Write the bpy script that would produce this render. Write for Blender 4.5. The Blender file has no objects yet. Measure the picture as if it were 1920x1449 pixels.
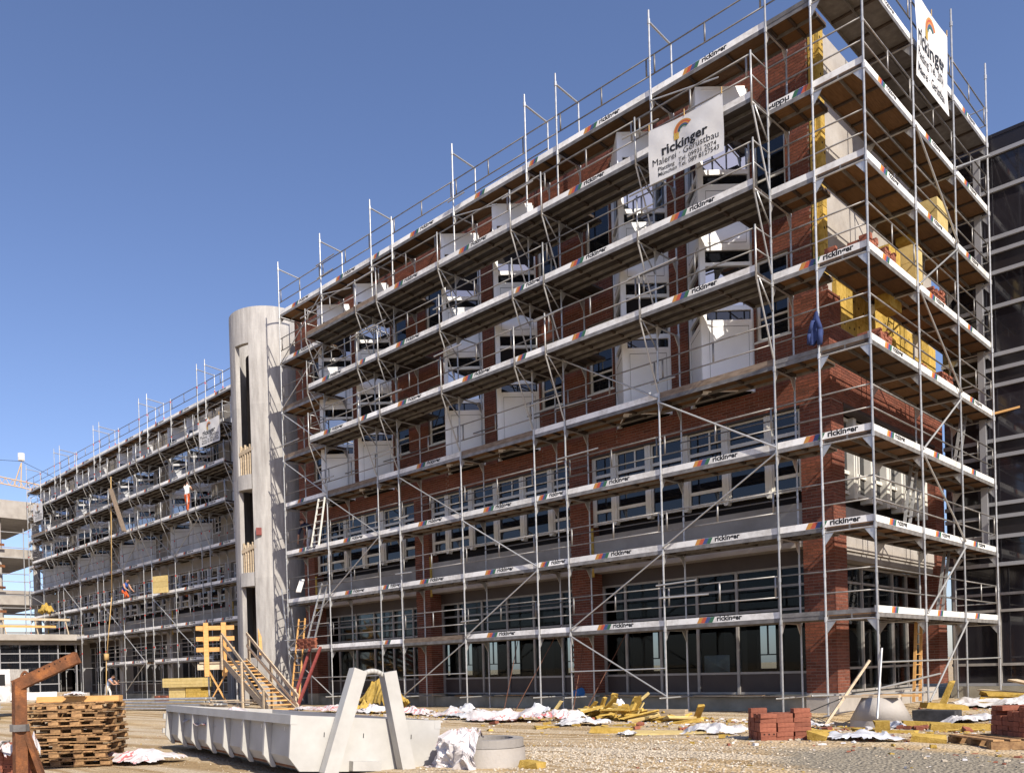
import bpy, math, random
import numpy as np
from mathutils import Vector, Matrix, Quaternion, noise
rnd = random.Random(7)
S = bpy.context.scene
COL = S.collection
# ---------------------------------------------------------------- camera, sky, sun, exposure
cam = bpy.data.cameras.new('camera'); camo = bpy.data.objects.new('camera', cam); COL.objects.link(camo)
Rr = Vector((0.66694825, 0.74454719, -0.02880114)); Rd = Vector((-0.01539445, -0.0248762, -0.999572)); Rf = Vector((-0.74494499, 0.66710618, -0.00512924))
mw = Matrix.Identity(4)
for i in range(3):
    mw[i][0] = Rr[i]; mw[i][1] = -Rd[i]; mw[i][2] = -Rf[i]
mw[0][3], mw[1][3], mw[2][3] = 6.92137, -20.18060, 1.28883
camo.matrix_world = mw
cam.sensor_fit = 'HORIZONTAL'; cam.sensor_width = 36.0
cam.lens = 36.0 * 1594.63 / 1920.0
cam.shift_x = (960 - 756.07) / 1920.0
cam.shift_y = (1267.12 - 724.5) / 1920.0
cam.clip_start = 0.1; cam.clip_end = 3000
S.camera = camo
SUN_EL, SUN_AZ = math.radians(40), math.radians(107)      # azimuth clockwise from +Y
w = bpy.data.worlds.new('World'); S.world = w; w.use_nodes = True
nt = w.node_tree; bg = nt.nodes['Background']
sky = nt.nodes.new('ShaderNodeTexSky'); sky.sky_type = 'NISHITA'; sky.sun_disc = False
sky.sun_elevation = SUN_EL; sky.sun_rotation = SUN_AZ
sky.altitude = 450; sky.air_density = 1.0; sky.dust_density = 1.0; sky.ozone_density = 2.2
tint = nt.nodes.new('ShaderNodeMix'); tint.data_type = 'RGBA'; tint.blend_type = 'MULTIPLY'; tint.inputs[0].default_value = 1.0   # one colour cast for the whole sky (slide film)
tint.inputs[7].default_value = (1.0, 0.97, 1.12, 1)
nt.links.new(sky.outputs[0], tint.inputs[6]); nt.links.new(tint.outputs[2], bg.inputs[0]); bg.inputs[1].default_value = 0.095
sl = bpy.data.lights.new('sun', 'SUN'); sl.energy = 4.4; sl.angle = math.radians(0.5); sl.color = (1.0, 0.915, 0.78)
so = bpy.data.objects.new('sun', sl); COL.objects.link(so)
sdir = Vector((math.sin(SUN_AZ) * math.cos(SUN_EL), math.cos(SUN_AZ) * math.cos(SUN_EL), math.sin(SUN_EL)))
so.rotation_euler = sdir.to_track_quat('Z', 'Y').to_euler()
vs = S.view_settings; vs.view_transform = 'Standard'; vs.look = 'None'; vs.gamma = 1.0; vs.use_curve_mapping = False
vs.exposure = 0.65
S.render.engine = 'CYCLES'
S.cycles.max_bounces = 8; S.cycles.transparent_max_bounces = 12

# ---------------------------------------------------------------- helpers
ORG = {}
def tag(o, label=None, cat=None, group=None, kind=None):
    if label: o['label'] = label
    if cat: o['category'] = cat
    if group: o['group'] = group
    if kind: o['kind'] = kind
    return o
def thing(name, label, cat, loc=(0, 0, 0), group=None):
    o = bpy.data.objects.new(name, None); COL.objects.link(o); o.empty_display_size = 0.2
    o.location = loc; ORG[o] = Vector(loc)
    return tag(o, label, cat, group)
class MB:
    def __init__(s): s.v = []; s.f = []; s.m = []; s.var = []
    def add(s, vs_, fs_, mi=0, var=None):
        n = len(s.v); s.v.extend([tuple(q) for q in vs_])
        for f in fs_:
            s.f.append(tuple(i + n for i in f)); s.m.append(mi); s.var.append(0.5 if var is None else var)
    def box(s, x0, x1, y0, y1, z0, z1, mi=0, var=None):
        s.add([(x0, y0, z0), (x1, y0, z0), (x1, y1, z0), (x0, y1, z0), (x0, y0, z1), (x1, y0, z1), (x1, y1, z1), (x0, y1, z1)],
              [(0, 3, 2, 1), (4, 5, 6, 7), (0, 1, 5, 4), (1, 2, 6, 5), (2, 3, 7, 6), (3, 0, 4, 7)], mi, var)
    def obox(s, c, a, b, d, mi=0, var=None):          # centre and three half-axis vectors
        c, a, b, d = Vector(c), Vector(a), Vector(b), Vector(d)
        p = [c + sx * a + sy * b + sz * d for sz in (-1, 1) for sx, sy in ((-1, -1), (1, -1), (1, 1), (-1, 1))]
        s.add(p, [(0, 3, 2, 1), (4, 5, 6, 7), (0, 1, 5, 4), (1, 2, 6, 5), (2, 3, 7, 6), (3, 0, 4, 7)], mi, var)
    def beam(s, p, q, w_, h_, mi=0, up=(0, 0, 1), var=None):
        p, q = Vector(p), Vector(q); d = q - p; t = d.normalized(); u = Vector(up)
        if abs(t.dot(u)) > 0.98: u = Vector((1, 0, 0))
        x = t.cross(u).normalized(); y = x.cross(t)
        s.obox((p + q) / 2, d / 2, x * (w_ / 2), y * (h_ / 2), mi, var)
    def tube(s, p, q, r, mi=0, n=8, r2=None, caps=True):
        p, q = Vector(p), Vector(q); t = (q - p).normalized()
        u = Vector((0, 0, 1)) if abs(t.z) < 0.9 else Vector((1, 0, 0))
        x = t.cross(u).normalized(); y = t.cross(x); r2 = r if r2 is None else r2
        P = []
        for k in range(n):
            a = 2 * math.pi * k / n; o = math.cos(a) * x + math.sin(a) * y
            P += [p + o * r, q + o * r2]
        F = [(2 * k, 2 * ((k + 1) % n), 2 * ((k + 1) % n) + 1, 2 * k + 1) for k in range(n)]
        if caps: F += [tuple(2 * k for k in range(n))[::-1], tuple(2 * k + 1 for k in range(n))]
        s.add(P, F, mi)
    def path(s, pts, r, mi=0, n=6):
        for a, b in zip(pts[:-1], pts[1:]): s.tube(a, b, r, mi, n)
    def prism(s, poly, ax, d0, d1, mi=0):             # poly in the two other axes
        def P(u, v_, d): return {'x': (d, u, v_), 'y': (u, d, v_), 'z': (u, v_, d)}[ax]
        n = len(poly); vs_ = [P(u, v_, d0) for u, v_ in poly] + [P(u, v_, d1) for u, v_ in poly]
        s.add(vs_, [tuple(range(n))[::-1], tuple(range(n, 2 * n))] + [(k, (k + 1) % n, n + (k + 1) % n, n + k) for k in range(n)], mi)
    def mesh(s, name, mats, smooth=False, off=None):
        me = bpy.data.meshes.new(name)
        V = np.array(s.v, dtype=float).reshape(-1, 3)
        if off is not None: V = V - np.array(off)
        me.from_pydata(V.tolist(), [], s.f)
        for m_ in (mats if isinstance(mats, (list, tuple)) else [mats]): me.materials.append(m_)
        me.polygons.foreach_set('material_index', s.m)
        if smooth: me.polygons.foreach_set('use_smooth', [True] * len(s.f))
        at = me.attributes.new('var', 'FLOAT', 'FACE'); at.data.foreach_set('value', s.var)
        import bmesh
        bm = bmesh.new(); bm.from_mesh(me); bmesh.ops.recalc_face_normals(bm, faces=bm.faces); bm.to_mesh(me); bm.free()
        return me
    def build(s, name, mats, parent=None, smooth=False):
        org = ORG[parent] if parent else Vector((0, 0, 0))
        return place(name, s.mesh(name, mats, smooth, org), parent, raw=True)
def place(name, me, parent=None, loc=None, rot=None, scale=None, raw=False):
    o = bpy.data.objects.new(name, me); COL.objects.link(o)
    if parent is not None: o.parent = parent
    org = ORG[parent] if parent is not None else Vector((0, 0, 0))
    if loc is not None: o.location = Vector(loc) - org
    if rot is not None:
        if isinstance(rot, Quaternion): o.rotation_mode = 'QUATERNION'; o.rotation_quaternion = rot
        else: o.rotation_euler = rot
    if scale is not None: o.scale = scale
    ORG[o] = org if raw else (Vector(loc) if loc is not None else org)
    return o
def smooth01(t): t = min(max(t, 0.0), 1.0); return t * t * (3 - 2 * t)
def gz(x, y):
    z = -.05 * smooth01((.5 - y) / 3) + .17 * math.exp(-((x - 1.2) / 3.2) ** 2 - ((y + 7) / 2.4) ** 2)
    z -= .10 * smooth01((-8 - y) / 3) * smooth01((-1 - x) / 3)
    z -= .36 * math.exp(-(x / 1.5) ** 2 - ((y + .4) / 1.3) ** 2)
    return z + .035 * noise.noise(Vector((x * 0.35, y * 0.35, 1.7))) * smooth01((0.2 - y) / 2)

# ---------------------------------------------------------------- materials
def mat(name, c1, c2=None, scale=4.0, rough=0.7, metal=0.0, bump=0.0, bscale=None, spec=0.4, detail=5, rand=0.0, var=0.0, c3=None, streak=False, coord='Object', trans=0.0):
    m = bpy.data.materials.new(name); m.use_nodes = True; t = m.node_tree; N = t.nodes; L = t.links
    b = N['Principled BSDF']; b.inputs['Roughness'].default_value = rough; b.inputs['Metallic'].default_value = metal
    b.inputs['Specular IOR Level'].default_value = spec
    if trans: b.inputs['Transmission Weight'].default_value = trans
    col = None
    tc = N.new('ShaderNodeTexCoord')
    if c2 is not None:
        nz = N.new('ShaderNodeTexNoise'); nz.inputs['Scale'].default_value = scale; nz.inputs['Detail'].default_value = detail; nz.inputs['Roughness'].default_value = 0.62
        if streak:
            mp = N.new('ShaderNodeMapping'); mp.inputs['Scale'].default_value = streak; L.new(tc.outputs[coord], mp.inputs[0]); L.new(mp.outputs[0], nz.inputs['Vector'])
        else: L.new(tc.outputs[coord], nz.inputs['Vector'])
        r = N.new('ShaderNodeValToRGB'); r.color_ramp.elements[0].position = 0.32; r.color_ramp.elements[1].position = 0.7
        r.color_ramp.elements[0].color = (*c1, 1); r.color_ramp.elements[1].color = (*c2, 1)
        if c3 is not None:
            e = r.color_ramp.elements.new(0.52); e.color = (*c3, 1)
        L.new(nz.outputs[0], r.inputs[0]); col = r.outputs[0]
    else:
        b.inputs['Base Color'].default_value = (*c1, 1)
    if (rand or var):
        if col is None:
            rg = N.new('ShaderNodeRGB'); rg.outputs[0].default_value = (*c1, 1); col = rg.outputs[0]
        hs = N.new('ShaderNodeHueSaturation'); L.new(col, hs.inputs['Color'])
        if rand:
            oi = N.new('ShaderNodeObjectInfo'); src = oi.outputs['Random']; amt = rand
        if var:
            an = N.new('ShaderNodeAttribute'); an.attribute_name = 'var'; src = an.outputs['Fac']; amt = var
        mr = N.new('ShaderNodeMapRange'); mr.inputs[3].default_value = 1 - amt; mr.inputs[4].default_value = 1 + amt
        L.new(src, mr.inputs[0]); L.new(mr.outputs[0], hs.inputs['Value']); col = hs.outputs[0]
    if col is not None: L.new(col, b.inputs['Base Color'])
    if bump:
        nb = N.new('ShaderNodeTexNoise'); nb.inputs['Scale'].default_value = bscale or scale * 6; nb.inputs['Detail'].default_value = 4
        L.new(tc.outputs[coord], nb.inputs['Vector'])
        bp = N.new('ShaderNodeBump'); bp.inputs['Strength'].default_value = bump; bp.inputs['Distance'].default_value = 0.03
        L.new(nb.outputs[0], bp.inputs['Height']); L.new(bp.outputs[0], b.inputs['Normal'])
    return m
M = {}
M['brick'] = mat('brick', (0.112, 0.034, 0.021), (0.20, 0.064, 0.037), 22, 0.85, bump=0.25, bscale=90, var=0.30)
M['brickloose'] = mat('brick_loose', (0.20, 0.062, 0.036), (0.30, 0.105, 0.062), 14, 0.85, bump=0.2, bscale=60, rand=0.22)
M['mortar'] = mat('mortar', (0.19, 0.14, 0.115), (0.27, 0.21, 0.17), 9, 0.95, bump=0.2)
M['hole'] = mat('brick_hole', (0.03, 0.015, 0.012), rough=1.0)
M['concrete'] = mat('concrete', (0.30, 0.27, 0.245), (0.42, 0.39, 0.36), 1.1, 0.9, bump=0.15, bscale=25, c3=(0.37, 0.34, 0.31))
M['plinth'] = mat('plinth_concrete', (0.21, 0.19, 0.145), (0.36, 0.335, 0.27), 1.2, 0.9, bump=0.2, bscale=30)
M['parapet'] = mat('parapet_concrete', (0.25, 0.23, 0.205), (0.37, 0.35, 0.32), 0.9, 0.9, bump=0.12, bscale=30)
M['greyblock'] = mat('grey_block', (0.22, 0.20, 0.185), (0.33, 0.31, 0.29), 0.8, 0.92, bump=0.2, bscale=20)
M['steel'] = mat('galvanised_steel', (0.36, 0.36, 0.36), (0.56, 0.56, 0.56), 6, 0.42, 0.55, rand=0.18)
M['steeldull'] = mat('dull_steel', (0.13, 0.12, 0.115), (0.22, 0.21, 0.20), 5, 0.6, 0.3)
M['rim'] = mat('plank_rim', (0.13, 0.12, 0.115), (0.27, 0.26, 0.255), 4, 0.55, 0.3, rand=0.25)
M['rail'] = mat('rail_steel', (0.17, 0.155, 0.145), (0.34, 0.33, 0.32), 3, 0.45, 0.5, rand=0.3)
M['rib'] = mat('dark_rib', (0.035, 0.025, 0.02), (0.07, 0.05, 0.04), 5, 0.8)
M['red'] = mat('red_paint', (0.5, 0.045, 0.03), rough=0.6)
M['plydark'] = mat('steel_plank', (0.035, 0.028, 0.025), (0.075, 0.064, 0.058), 3, 0.7, 0.2, streak=(1, 14, 14), rand=0.3)
M['ply'] = mat('plank_wood', (0.10, 0.052, 0.021), (0.20, 0.108, 0.048), 3, 0.8, bump=0.1, streak=(1, 14, 14), rand=0.35)
M['white'] = mat('white_board', (0.46, 0.43, 0.40), (0.86, 0.85, 0.84), 1.9, 0.6, rand=0.13, c3=(0.80, 0.79, 0.775))
M['oldboard'] = mat('old_scaffold_board', (0.13, 0.095, 0.07), (0.26, 0.20, 0.155), 2, 0.9, streak=(2, 9, 9), rand=0.2)
M['black'] = mat('black_print', (0.012, 0.012, 0.013), rough=0.6)
M['s1'] = mat('orange_stripe', (0.50, 0.235, 0.055), rough=0.6); M['s2'] = mat('red_stripe', (0.44, 0.085, 0.045), rough=0.6)
M['s3'] = mat('blue_stripe', (0.055, 0.075, 0.20), rough=0.6); M['s4'] = mat('green_stripe', (0.035, 0.125, 0.07), rough=0.6)
M['frame'] = mat('cream_frame', (0.60, 0.585, 0.54), (0.70, 0.685, 0.64), 3, 0.5)
M['alu'] = mat('grey_frame', (0.27, 0.25, 0.235), (0.36, 0.34, 0.32), 4, 0.5, 0.2)
M['cladding'] = mat('white_cladding', (0.74, 0.75, 0.77), (0.86, 0.87, 0.88), 0.7, 0.35, spec=0.5)
M['claddingb'] = mat('grey_cladding', (0.44, 0.45, 0.48), (0.56, 0.57, 0.60), 1.2, 0.4, spec=0.5)
M['joint'] = mat('dark_joint', (0.03, 0.028, 0.028), rough=0.8)
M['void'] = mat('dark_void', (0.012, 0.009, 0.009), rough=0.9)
M['brownpanel'] = mat('brown_panel', (0.045, 0.032, 0.03), (0.06, 0.045, 0.04), 2, 0.5)
M['insul'] = mat('yellow_insulation', (0.36, 0.235, 0.05), (0.55, 0.38, 0.11), 9, 1.0, bump=0.6, bscale=70, rand=0.2, spec=0.05)
M['insulpale'] = mat('pale_insulation', (0.46, 0.34, 0.13), (0.58, 0.45, 0.20), 6, 0.95, bump=0.2, bscale=40, rand=0.1)
M['timber'] = mat('new_timber', (0.50, 0.26, 0.085), (0.64, 0.37, 0.14), 2, 0.75, bump=0.1, streak=(2, 2, 9), rand=0.15)
M['oldtimber'] = mat('weathered_timber', (0.38, 0.295, 0.20), (0.56, 0.46, 0.335), 2, 0.85, bump=0.15, streak=(2, 2, 9), rand=0.25)
M['pallet'] = mat('pallet_wood', (0.17, 0.09, 0.042), (0.40, 0.24, 0.11), 2.2, 0.85, bump=0.2, streak=(9, 2, 9), rand=0.35)
M['rust'] = mat('rusty_steel', (0.10, 0.045, 0.022), (0.33, 0.125, 0.04), 6, 0.8, 0.2, bump=0.35, bscale=40, c3=(0.19, 0.075, 0.032))
M['skip'] = mat('grey_white_paint', (0.37, 0.36, 0.34), (0.48, 0.47, 0.45), 1.6, 0.55, spec=0.25)
M['plastic'] = mat('plastic_sheet', (0.40, 0.385, 0.385), (0.66, 0.65, 0.66), 3.5, 0.3, spec=0.5, c3=(0.56, 0.545, 0.55))
M['orange'] = mat('orange_cloth', (0.48, 0.09, 0.025), rough=0.9)
M['redlead'] = mat('red_lead_paint', (0.16, 0.032, 0.028), (0.24, 0.055, 0.045), 6, 0.6)
M['jacket'] = mat('blue_jacket', (0.022, 0.035, 0.11), (0.035, 0.055, 0.16), 7, 0.95)
M['blueplastic'] = mat('blue_plastic', (0.03, 0.14, 0.38), rough=0.5)
M['darkwall'] = mat('dark_glass_panel', (0.011, 0.010, 0.013), (0.020, 0.018, 0.022), 0.5, 0.06, spec=0.55, rand=0.4)
M['darkwall2'] = mat('dark_spandrel', (0.018, 0.015, 0.016), rough=0.25, spec=0.4)
M['band'] = mat('light_metal_band', (0.32, 0.32, 0.335), rough=0.4, metal=0.2)
M['crane'] = mat('crane_yellow', (0.50, 0.36, 0.22), rough=0.7)
M['tar'] = mat('black_tray', (0.02, 0.02, 0.022), (0.05, 0.05, 0.055), 6, 0.8)
M['skin'] = mat('skin', (0.42, 0.23, 0.155), rough=0.6); M['hair'] = mat('dark_hair', (0.02, 0.014, 0.01), rough=0.8)
M['vest'] = mat('light_blue_cloth', (0.26, 0.33, 0.50), rough=0.95); M['whitecloth'] = mat('white_cloth', (0.72, 0.71, 0.69), rough=0.95)
M['navy'] = mat('navy_cloth', (0.02, 0.024, 0.05), rough=0.95); M['greycloth'] = mat('pale_grey_cloth', (0.42, 0.42, 0.44), rough=0.95)
M['bluecloth'] = mat('blue_cloth', (0.03, 0.09, 0.34), rough=0.95); M['boot'] = mat('boot', (0.03, 0.025, 0.02), rough=0.8)
M['rope'] = mat('rope', (0.45, 0.30, 0.13), rough=0.95); M['tyre'] = mat('tyre', (0.015, 0.015, 0.015), rough=0.9)
M['cable'] = mat('black_cable', (0.02, 0.02, 0.02), rough=0.6)
M['rod'] = mat('rusty_rod', (0.12, 0.05, 0.03), rough=0.8)
M['banner'] = mat('banner_cloth', (0.58, 0.575, 0.575), (0.68, 0.675, 0.675), 1.5, 0.8, bump=0.1, bscale=8)
def glass(name, base, ior, rough=0.02, spec=0.6):
    m = mat(name, base, rough=rough, spec=spec); m.node_tree.nodes['Principled BSDF'].inputs['IOR'].default_value = ior; return m
M['glassdark'] = glass('dark_window_glass', (0.008, 0.009, 0.012), 1.55)
M['glasssky'] = glass('reflecting_window_glass', (0.02, 0.024, 0.03), 3.2)
m = bpy.data.materials.new('clear_window_glass'); m.use_nodes = True; t = m.node_tree; t.nodes.remove(t.nodes['Principled BSDF'])
tr = t.nodes.new('ShaderNodeBsdfTransparent'); tr.inputs[0].default_value = (0.55, 0.60, 0.62, 1); gl = t.nodes.new('ShaderNodeBsdfGlossy'); gl.inputs['Roughness'].default_value = 0.02
fr = t.nodes.new('ShaderNodeFresnel'); fr.inputs[0].default_value = 1.28; mx = t.nodes.new('ShaderNodeMixShader')
t.links.new(fr.outputs[0], mx.inputs[0]); t.links.new(tr.outputs[0], mx.inputs[1]); t.links.new(gl.outputs[0], mx.inputs[2]); t.links.new(mx.outputs[0], t.nodes['Material Output'].inputs[0])
M['glassclear'] = m
# plastic sheeting with red print
m = mat('printed_plastic', (0.42, 0.39, 0.385), (0.66, 0.63, 0.64), 3.5, 0.3); t = m.node_tree; b = t.nodes['Principled BSDF']
wv = t.nodes.new('ShaderNodeTexWave'); wv.inputs['Scale'].default_value = 2.2; wv.inputs['Distortion'].default_value = 9; wv.inputs['Detail'].default_value = 4; wv.inputs['Detail Scale'].default_value = 3
nz2 = t.nodes.new('ShaderNodeTexNoise'); nz2.inputs['Scale'].default_value = 1.3
tc2 = t.nodes.new('ShaderNodeTexCoord'); t.links.new(tc2.outputs['Object'], wv.inputs[0]); t.links.new(tc2.outputs['Object'], nz2.inputs[0])
mul = t.nodes.new('ShaderNodeMath'); mul.operation = 'MULTIPLY'; t.links.new(wv.outputs['Fac'], mul.inputs[0]); t.links.new(nz2.outputs[0], mul.inputs[1])
rp = t.nodes.new('ShaderNodeValToRGB'); rp.color_ramp.elements[0].position = 0.40; rp.color_ramp.elements[1].position = 0.60; t.links.new(mul.outputs[0], rp.inputs[0])
mx = t.nodes.new('ShaderNodeMix'); mx.data_type = 'RGBA'; t.links.new(rp.outputs[0], mx.inputs[0])
old = b.inputs['Base Color'].links[0].from_socket; t.links.new(old, mx.inputs[6]); mx.inputs[7].default_value = (0.44, 0.13, 0.13, 1); t.links.new(mx.outputs[2], b.inputs['Base Color'])
M['printplastic'] = m
M['film'] = mat('clear_film', (0.36, 0.37, 0.40), (0.55, 0.56, 0.60), 3, 0.25, spec=0.7)
# ground
m = bpy.data.materials.new('gravel_dirt'); m.use_nodes = True; t = m.node_tree; N = t.nodes; L = t.links; b = N['Principled BSDF']; b.inputs['Roughness'].default_value = 0.95; b.inputs['Specular IOR Level'].default_value = 0.1
tc = N.new('ShaderNodeTexCoord')
def nz(scale, det=6, vec=None):
    n_ = N.new('ShaderNodeTexNoise'); n_.inputs['Scale'].default_value = scale; n_.inputs['Detail'].default_value = det; n_.inputs['Roughness'].default_value = 0.65
    L.new(vec or tc.outputs['Object'], n_.inputs['Vector']); return n_.outputs[0]
def ramp(src, stops):
    r = N.new('ShaderNodeValToRGB'); e = r.color_ramp.elements
    while len(e) < len(stops): e.new(0.5)
    for k, (p_, c_) in enumerate(stops): e[k].position = p_; e[k].color = (*c_, 1)
    L.new(src, r.inputs[0]); return r.outputs[0]
def mix(f, a, b_, mode='MIX'):
    x = N.new('ShaderNodeMix'); x.data_type = 'RGBA'; x.blend_type = mode
    if hasattr(f, 'default_value') or not isinstance(f, float): L.new(f, x.inputs[0])
    else: x.inputs[0].default_value = f
    L.new(a, x.inputs[6]); L.new(b_, x.inputs[7]); return x.outputs[2]
mpg = N.new('ShaderNodeMapping'); mpg.inputs['Scale'].default_value = (0.12, 0.75, 1); mpg.inputs['Rotation'].default_value = (0, 0, 0.12); L.new(tc.outputs['Object'], mpg.inputs[0])
track = ramp(nz(1.1, 5, mpg.outputs[0]), [(0.36, (0, 0, 0)), (0.58, (1, 1, 1))])
dirt = ramp(nz(2.2), [(0.3, (0.46, 0.32, 0.165)), (0.7, (0.66, 0.50, 0.30))])
grav = ramp(nz(26, 8), [(0.3, (0.42, 0.33, 0.235)), (0.5, (0.62, 0.52, 0.39)), (0.72, (0.76, 0.68, 0.55))])
base = mix(track, dirt, grav)
spots = ramp(nz(0.8, 4), [(0.60, (0, 0, 0)), (0.72, (1, 1, 1))])
pale = ramp(nz(7), [(0.3, (0.62, 0.53, 0.41)), (0.7, (0.78, 0.70, 0.57))])
base = mix(spots, base, pale)
wvg = N.new('ShaderNodeTexNoise'); wvg.inputs['Scale'].default_value = 1.0; wvg.inputs['Detail'].default_value = 3
mp2 = N.new('ShaderNodeMapping'); mp2.inputs['Scale'].default_value = (0.10, 2.6, 1); mp2.inputs['Rotation'].default_value = (0, 0, -0.22); L.new(tc.outputs['Object'], mp2.inputs[0]); L.new(mp2.outputs[0], wvg.inputs['Vector'])
rut = ramp(wvg.outputs[0], [(0.47, (0, 0, 0)), (0.57, (.9, .9, .9))])
mud = ramp(nz(5), [(0.3, (0.30, 0.20, 0.10)), (0.7, (0.47, 0.34, 0.19))]); base = mix(rut, base, mud)
gpt = N.new('ShaderNodeNewGeometry'); sx = N.new('ShaderNodeSeparateXYZ'); L.new(gpt.outputs['Position'], sx.inputs[0])
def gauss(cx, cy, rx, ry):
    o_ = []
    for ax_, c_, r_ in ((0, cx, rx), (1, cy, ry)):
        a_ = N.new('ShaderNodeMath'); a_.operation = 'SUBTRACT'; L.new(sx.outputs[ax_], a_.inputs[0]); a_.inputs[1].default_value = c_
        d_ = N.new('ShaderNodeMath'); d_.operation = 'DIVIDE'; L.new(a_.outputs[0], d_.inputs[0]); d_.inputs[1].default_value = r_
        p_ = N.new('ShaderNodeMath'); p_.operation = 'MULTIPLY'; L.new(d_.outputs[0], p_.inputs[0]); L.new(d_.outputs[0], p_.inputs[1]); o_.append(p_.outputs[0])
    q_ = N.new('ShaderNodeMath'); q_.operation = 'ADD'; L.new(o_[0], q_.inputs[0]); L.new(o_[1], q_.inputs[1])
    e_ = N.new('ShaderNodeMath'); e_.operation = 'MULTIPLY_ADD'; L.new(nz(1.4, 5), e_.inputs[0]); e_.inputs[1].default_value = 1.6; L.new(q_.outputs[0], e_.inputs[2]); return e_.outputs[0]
dark_patch = ramp(gauss(3.6, -9.0, 1.9, 1.5), [(1.35, (1, 1, 1)), (1.9, (0, 0, 0))]) if False else None
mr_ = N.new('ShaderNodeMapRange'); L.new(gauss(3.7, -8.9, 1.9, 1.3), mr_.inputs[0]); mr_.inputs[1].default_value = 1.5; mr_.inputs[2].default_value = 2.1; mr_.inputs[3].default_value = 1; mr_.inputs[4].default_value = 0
dgr = ramp(nz(30, 8), [(0.3, (0.22, 0.19, 0.15)), (0.7, (0.40, 0.36, 0.29))]); base = mix(mr_.outputs[0], base, dgr)  # one patch of the ground coloured a darker grey, ragged at its edge
vo = N.new('ShaderNodeTexVoronoi'); vo.inputs['Scale'].default_value = 22; L.new(tc.outputs['Object'], vo.inputs['Vector'])
vr = ramp(vo.outputs['Distance'], [(0.05, (1.06, 1.06, 1.06)), (0.6, (0.76, 0.75, 0.73))])
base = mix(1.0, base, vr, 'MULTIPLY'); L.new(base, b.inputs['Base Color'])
bp = N.new('ShaderNodeBump'); bp.inputs['Strength'].default_value = 0.7; bp.inputs['Distance'].default_value = 0.05
hb = N.new('ShaderNodeMath'); hb.operation = 'ADD'; L.new(nz(9, 8), hb.inputs[0]); L.new(vo.outputs['Distance'], hb.inputs[1]); L.new(hb.outputs[0], bp.inputs['Height']); L.new(bp.outputs[0], b.inputs['Normal'])
M['ground'] = m
M['stone'] = mat('gravel_stone', (0.34, 0.285, 0.215), (0.52, 0.45, 0.36), 30, 0.95, var=0.3)

# ---------------------------------------------------------------- ground sheet
def axis(lo, hi, fine0, fine1, step):
    a = list(np.arange(fine0, fine1, step)); x = fine0; d = step
    while x > lo: d *= 1.45; x -= d; a.insert(0, x)
    x = fine1; d = step
    while x < hi: d *= 1.45; x += d; a.append(x)
    return a
gx = axis(-900, 900, -16, 8, 0.3); gy = axis(-900, 900, -18, 1.5, 0.3)
g = MB(); g.v = [(x, y, gz(x, y) + (0.02 * noise.noise(Vector((x * 2.2, y * 2.2, 0))) if (-16 < x < 8 and -18 < y < 1.5) else 0)) for y in gy for x in gx]
nx = len(gx)
g.f = [(j * nx + i, j * nx + i + 1, (j + 1) * nx + i + 1, (j + 1) * nx + i) for j in range(len(gy) - 1) for i in range(nx - 1)]
g.m = [0] * len(g.f); g.var = [0.5] * len(g.f)
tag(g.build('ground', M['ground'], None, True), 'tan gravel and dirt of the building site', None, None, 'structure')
# gravel stones, loose over the site in front of the building
st = MB(); r2 = random.Random(3)
for k in range(6000):
    if k < 3500: x, y = r2.gauss(-0.3, 1.3), r2.gauss(-10.0, 1.0)
    else: x, y = r2.uniform(-14, 6), r2.uniform(-14, -0.8)
    s_ = r2.uniform(0.007, 0.024) * (1.15 if k < 3500 else .8); z = gz(x, y) + s_ * 0.2
    a = r2.uniform(0, 6.28); ca, sa = math.cos(a) * s_, math.sin(a) * s_; h = s_ * r2.uniform(0.5, 0.9)
    st.add([(x + ca, y + sa, z), (x - sa * .8, y + ca * .8, z), (x - ca, y - sa, z), (x + sa * .9, y - ca * .9, z), (x + ca * .3, y + sa * .2, z + h), (x - ca * .4, y - sa * .3, z + h * .9)],
           [(0, 1, 4), (1, 5, 4), (1, 2, 5), (2, 3, 5), (3, 4, 5), (3, 0, 4)], 0, r2.random())
tag(st.build('gravel', M['stone']), 'loose grey gravel stones scattered over the site', 'gravel', None, 'stuff')

# ---------------------------------------------------------------- brick faces
CH, CL, BH, BL = 0.0773, 0.25, 0.0653, 0.238
def brick_rect(mb, plane, const, sgn, u0, u1, z0, z1, proud=0.008, keep=None):
    """running bond bricks on a wall; plane 'y': u is x, plane 'x': u is y; sgn is the outward direction"""
    k0 = int(math.floor(z0 / CH)); k1 = int(math.ceil(z1 / CH))
    for k in range(k0, k1):
        a, b_ = max(z0, k * CH + 0.006), min(z1, k * CH + 0.006 + BH)
        if b_ - a < 0.02: continue
        ph = 0.125 if k % 2 else 0.0
        i0 = int(math.floor((u0 - ph) / CL)) - 1; i1 = int(math.ceil((u1 - ph) / CL)) + 1
        for i in range(i0, i1):
            c, d = max(u0, i * CL + ph + 0.006), min(u1, i * CL + ph + 0.006 + BL)
            if d - c < 0.03: continue
            p = const + sgn * (proud + rnd.uniform(-0.002, 0.002)); q = const - sgn * 0.012
            v_ = min(max(rnd.gauss(0.5, 0.24), 0), 1)
            if keep is not None and keep(c, d, a, b_, plane, p, q, v_): continue
            if plane == 'y': P = [(c, p, a), (d, p, a), (d, p, b_), (c, p, b_), (c, q, a), (d, q, a), (d, q, b_), (c, q, b_)]
            else: P = [(p, c, a), (p, d, a), (p, d, b_), (p, c, b_), (q, c, a), (q, d, a), (q, d, b_), (q, c, b_)]
            mb.add(P, [(0, 1, 2, 3), (0, 4, 5, 1), (1, 5, 6, 2), (2, 6, 7, 3), (3, 7, 4, 0)], 0, v_)
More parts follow.
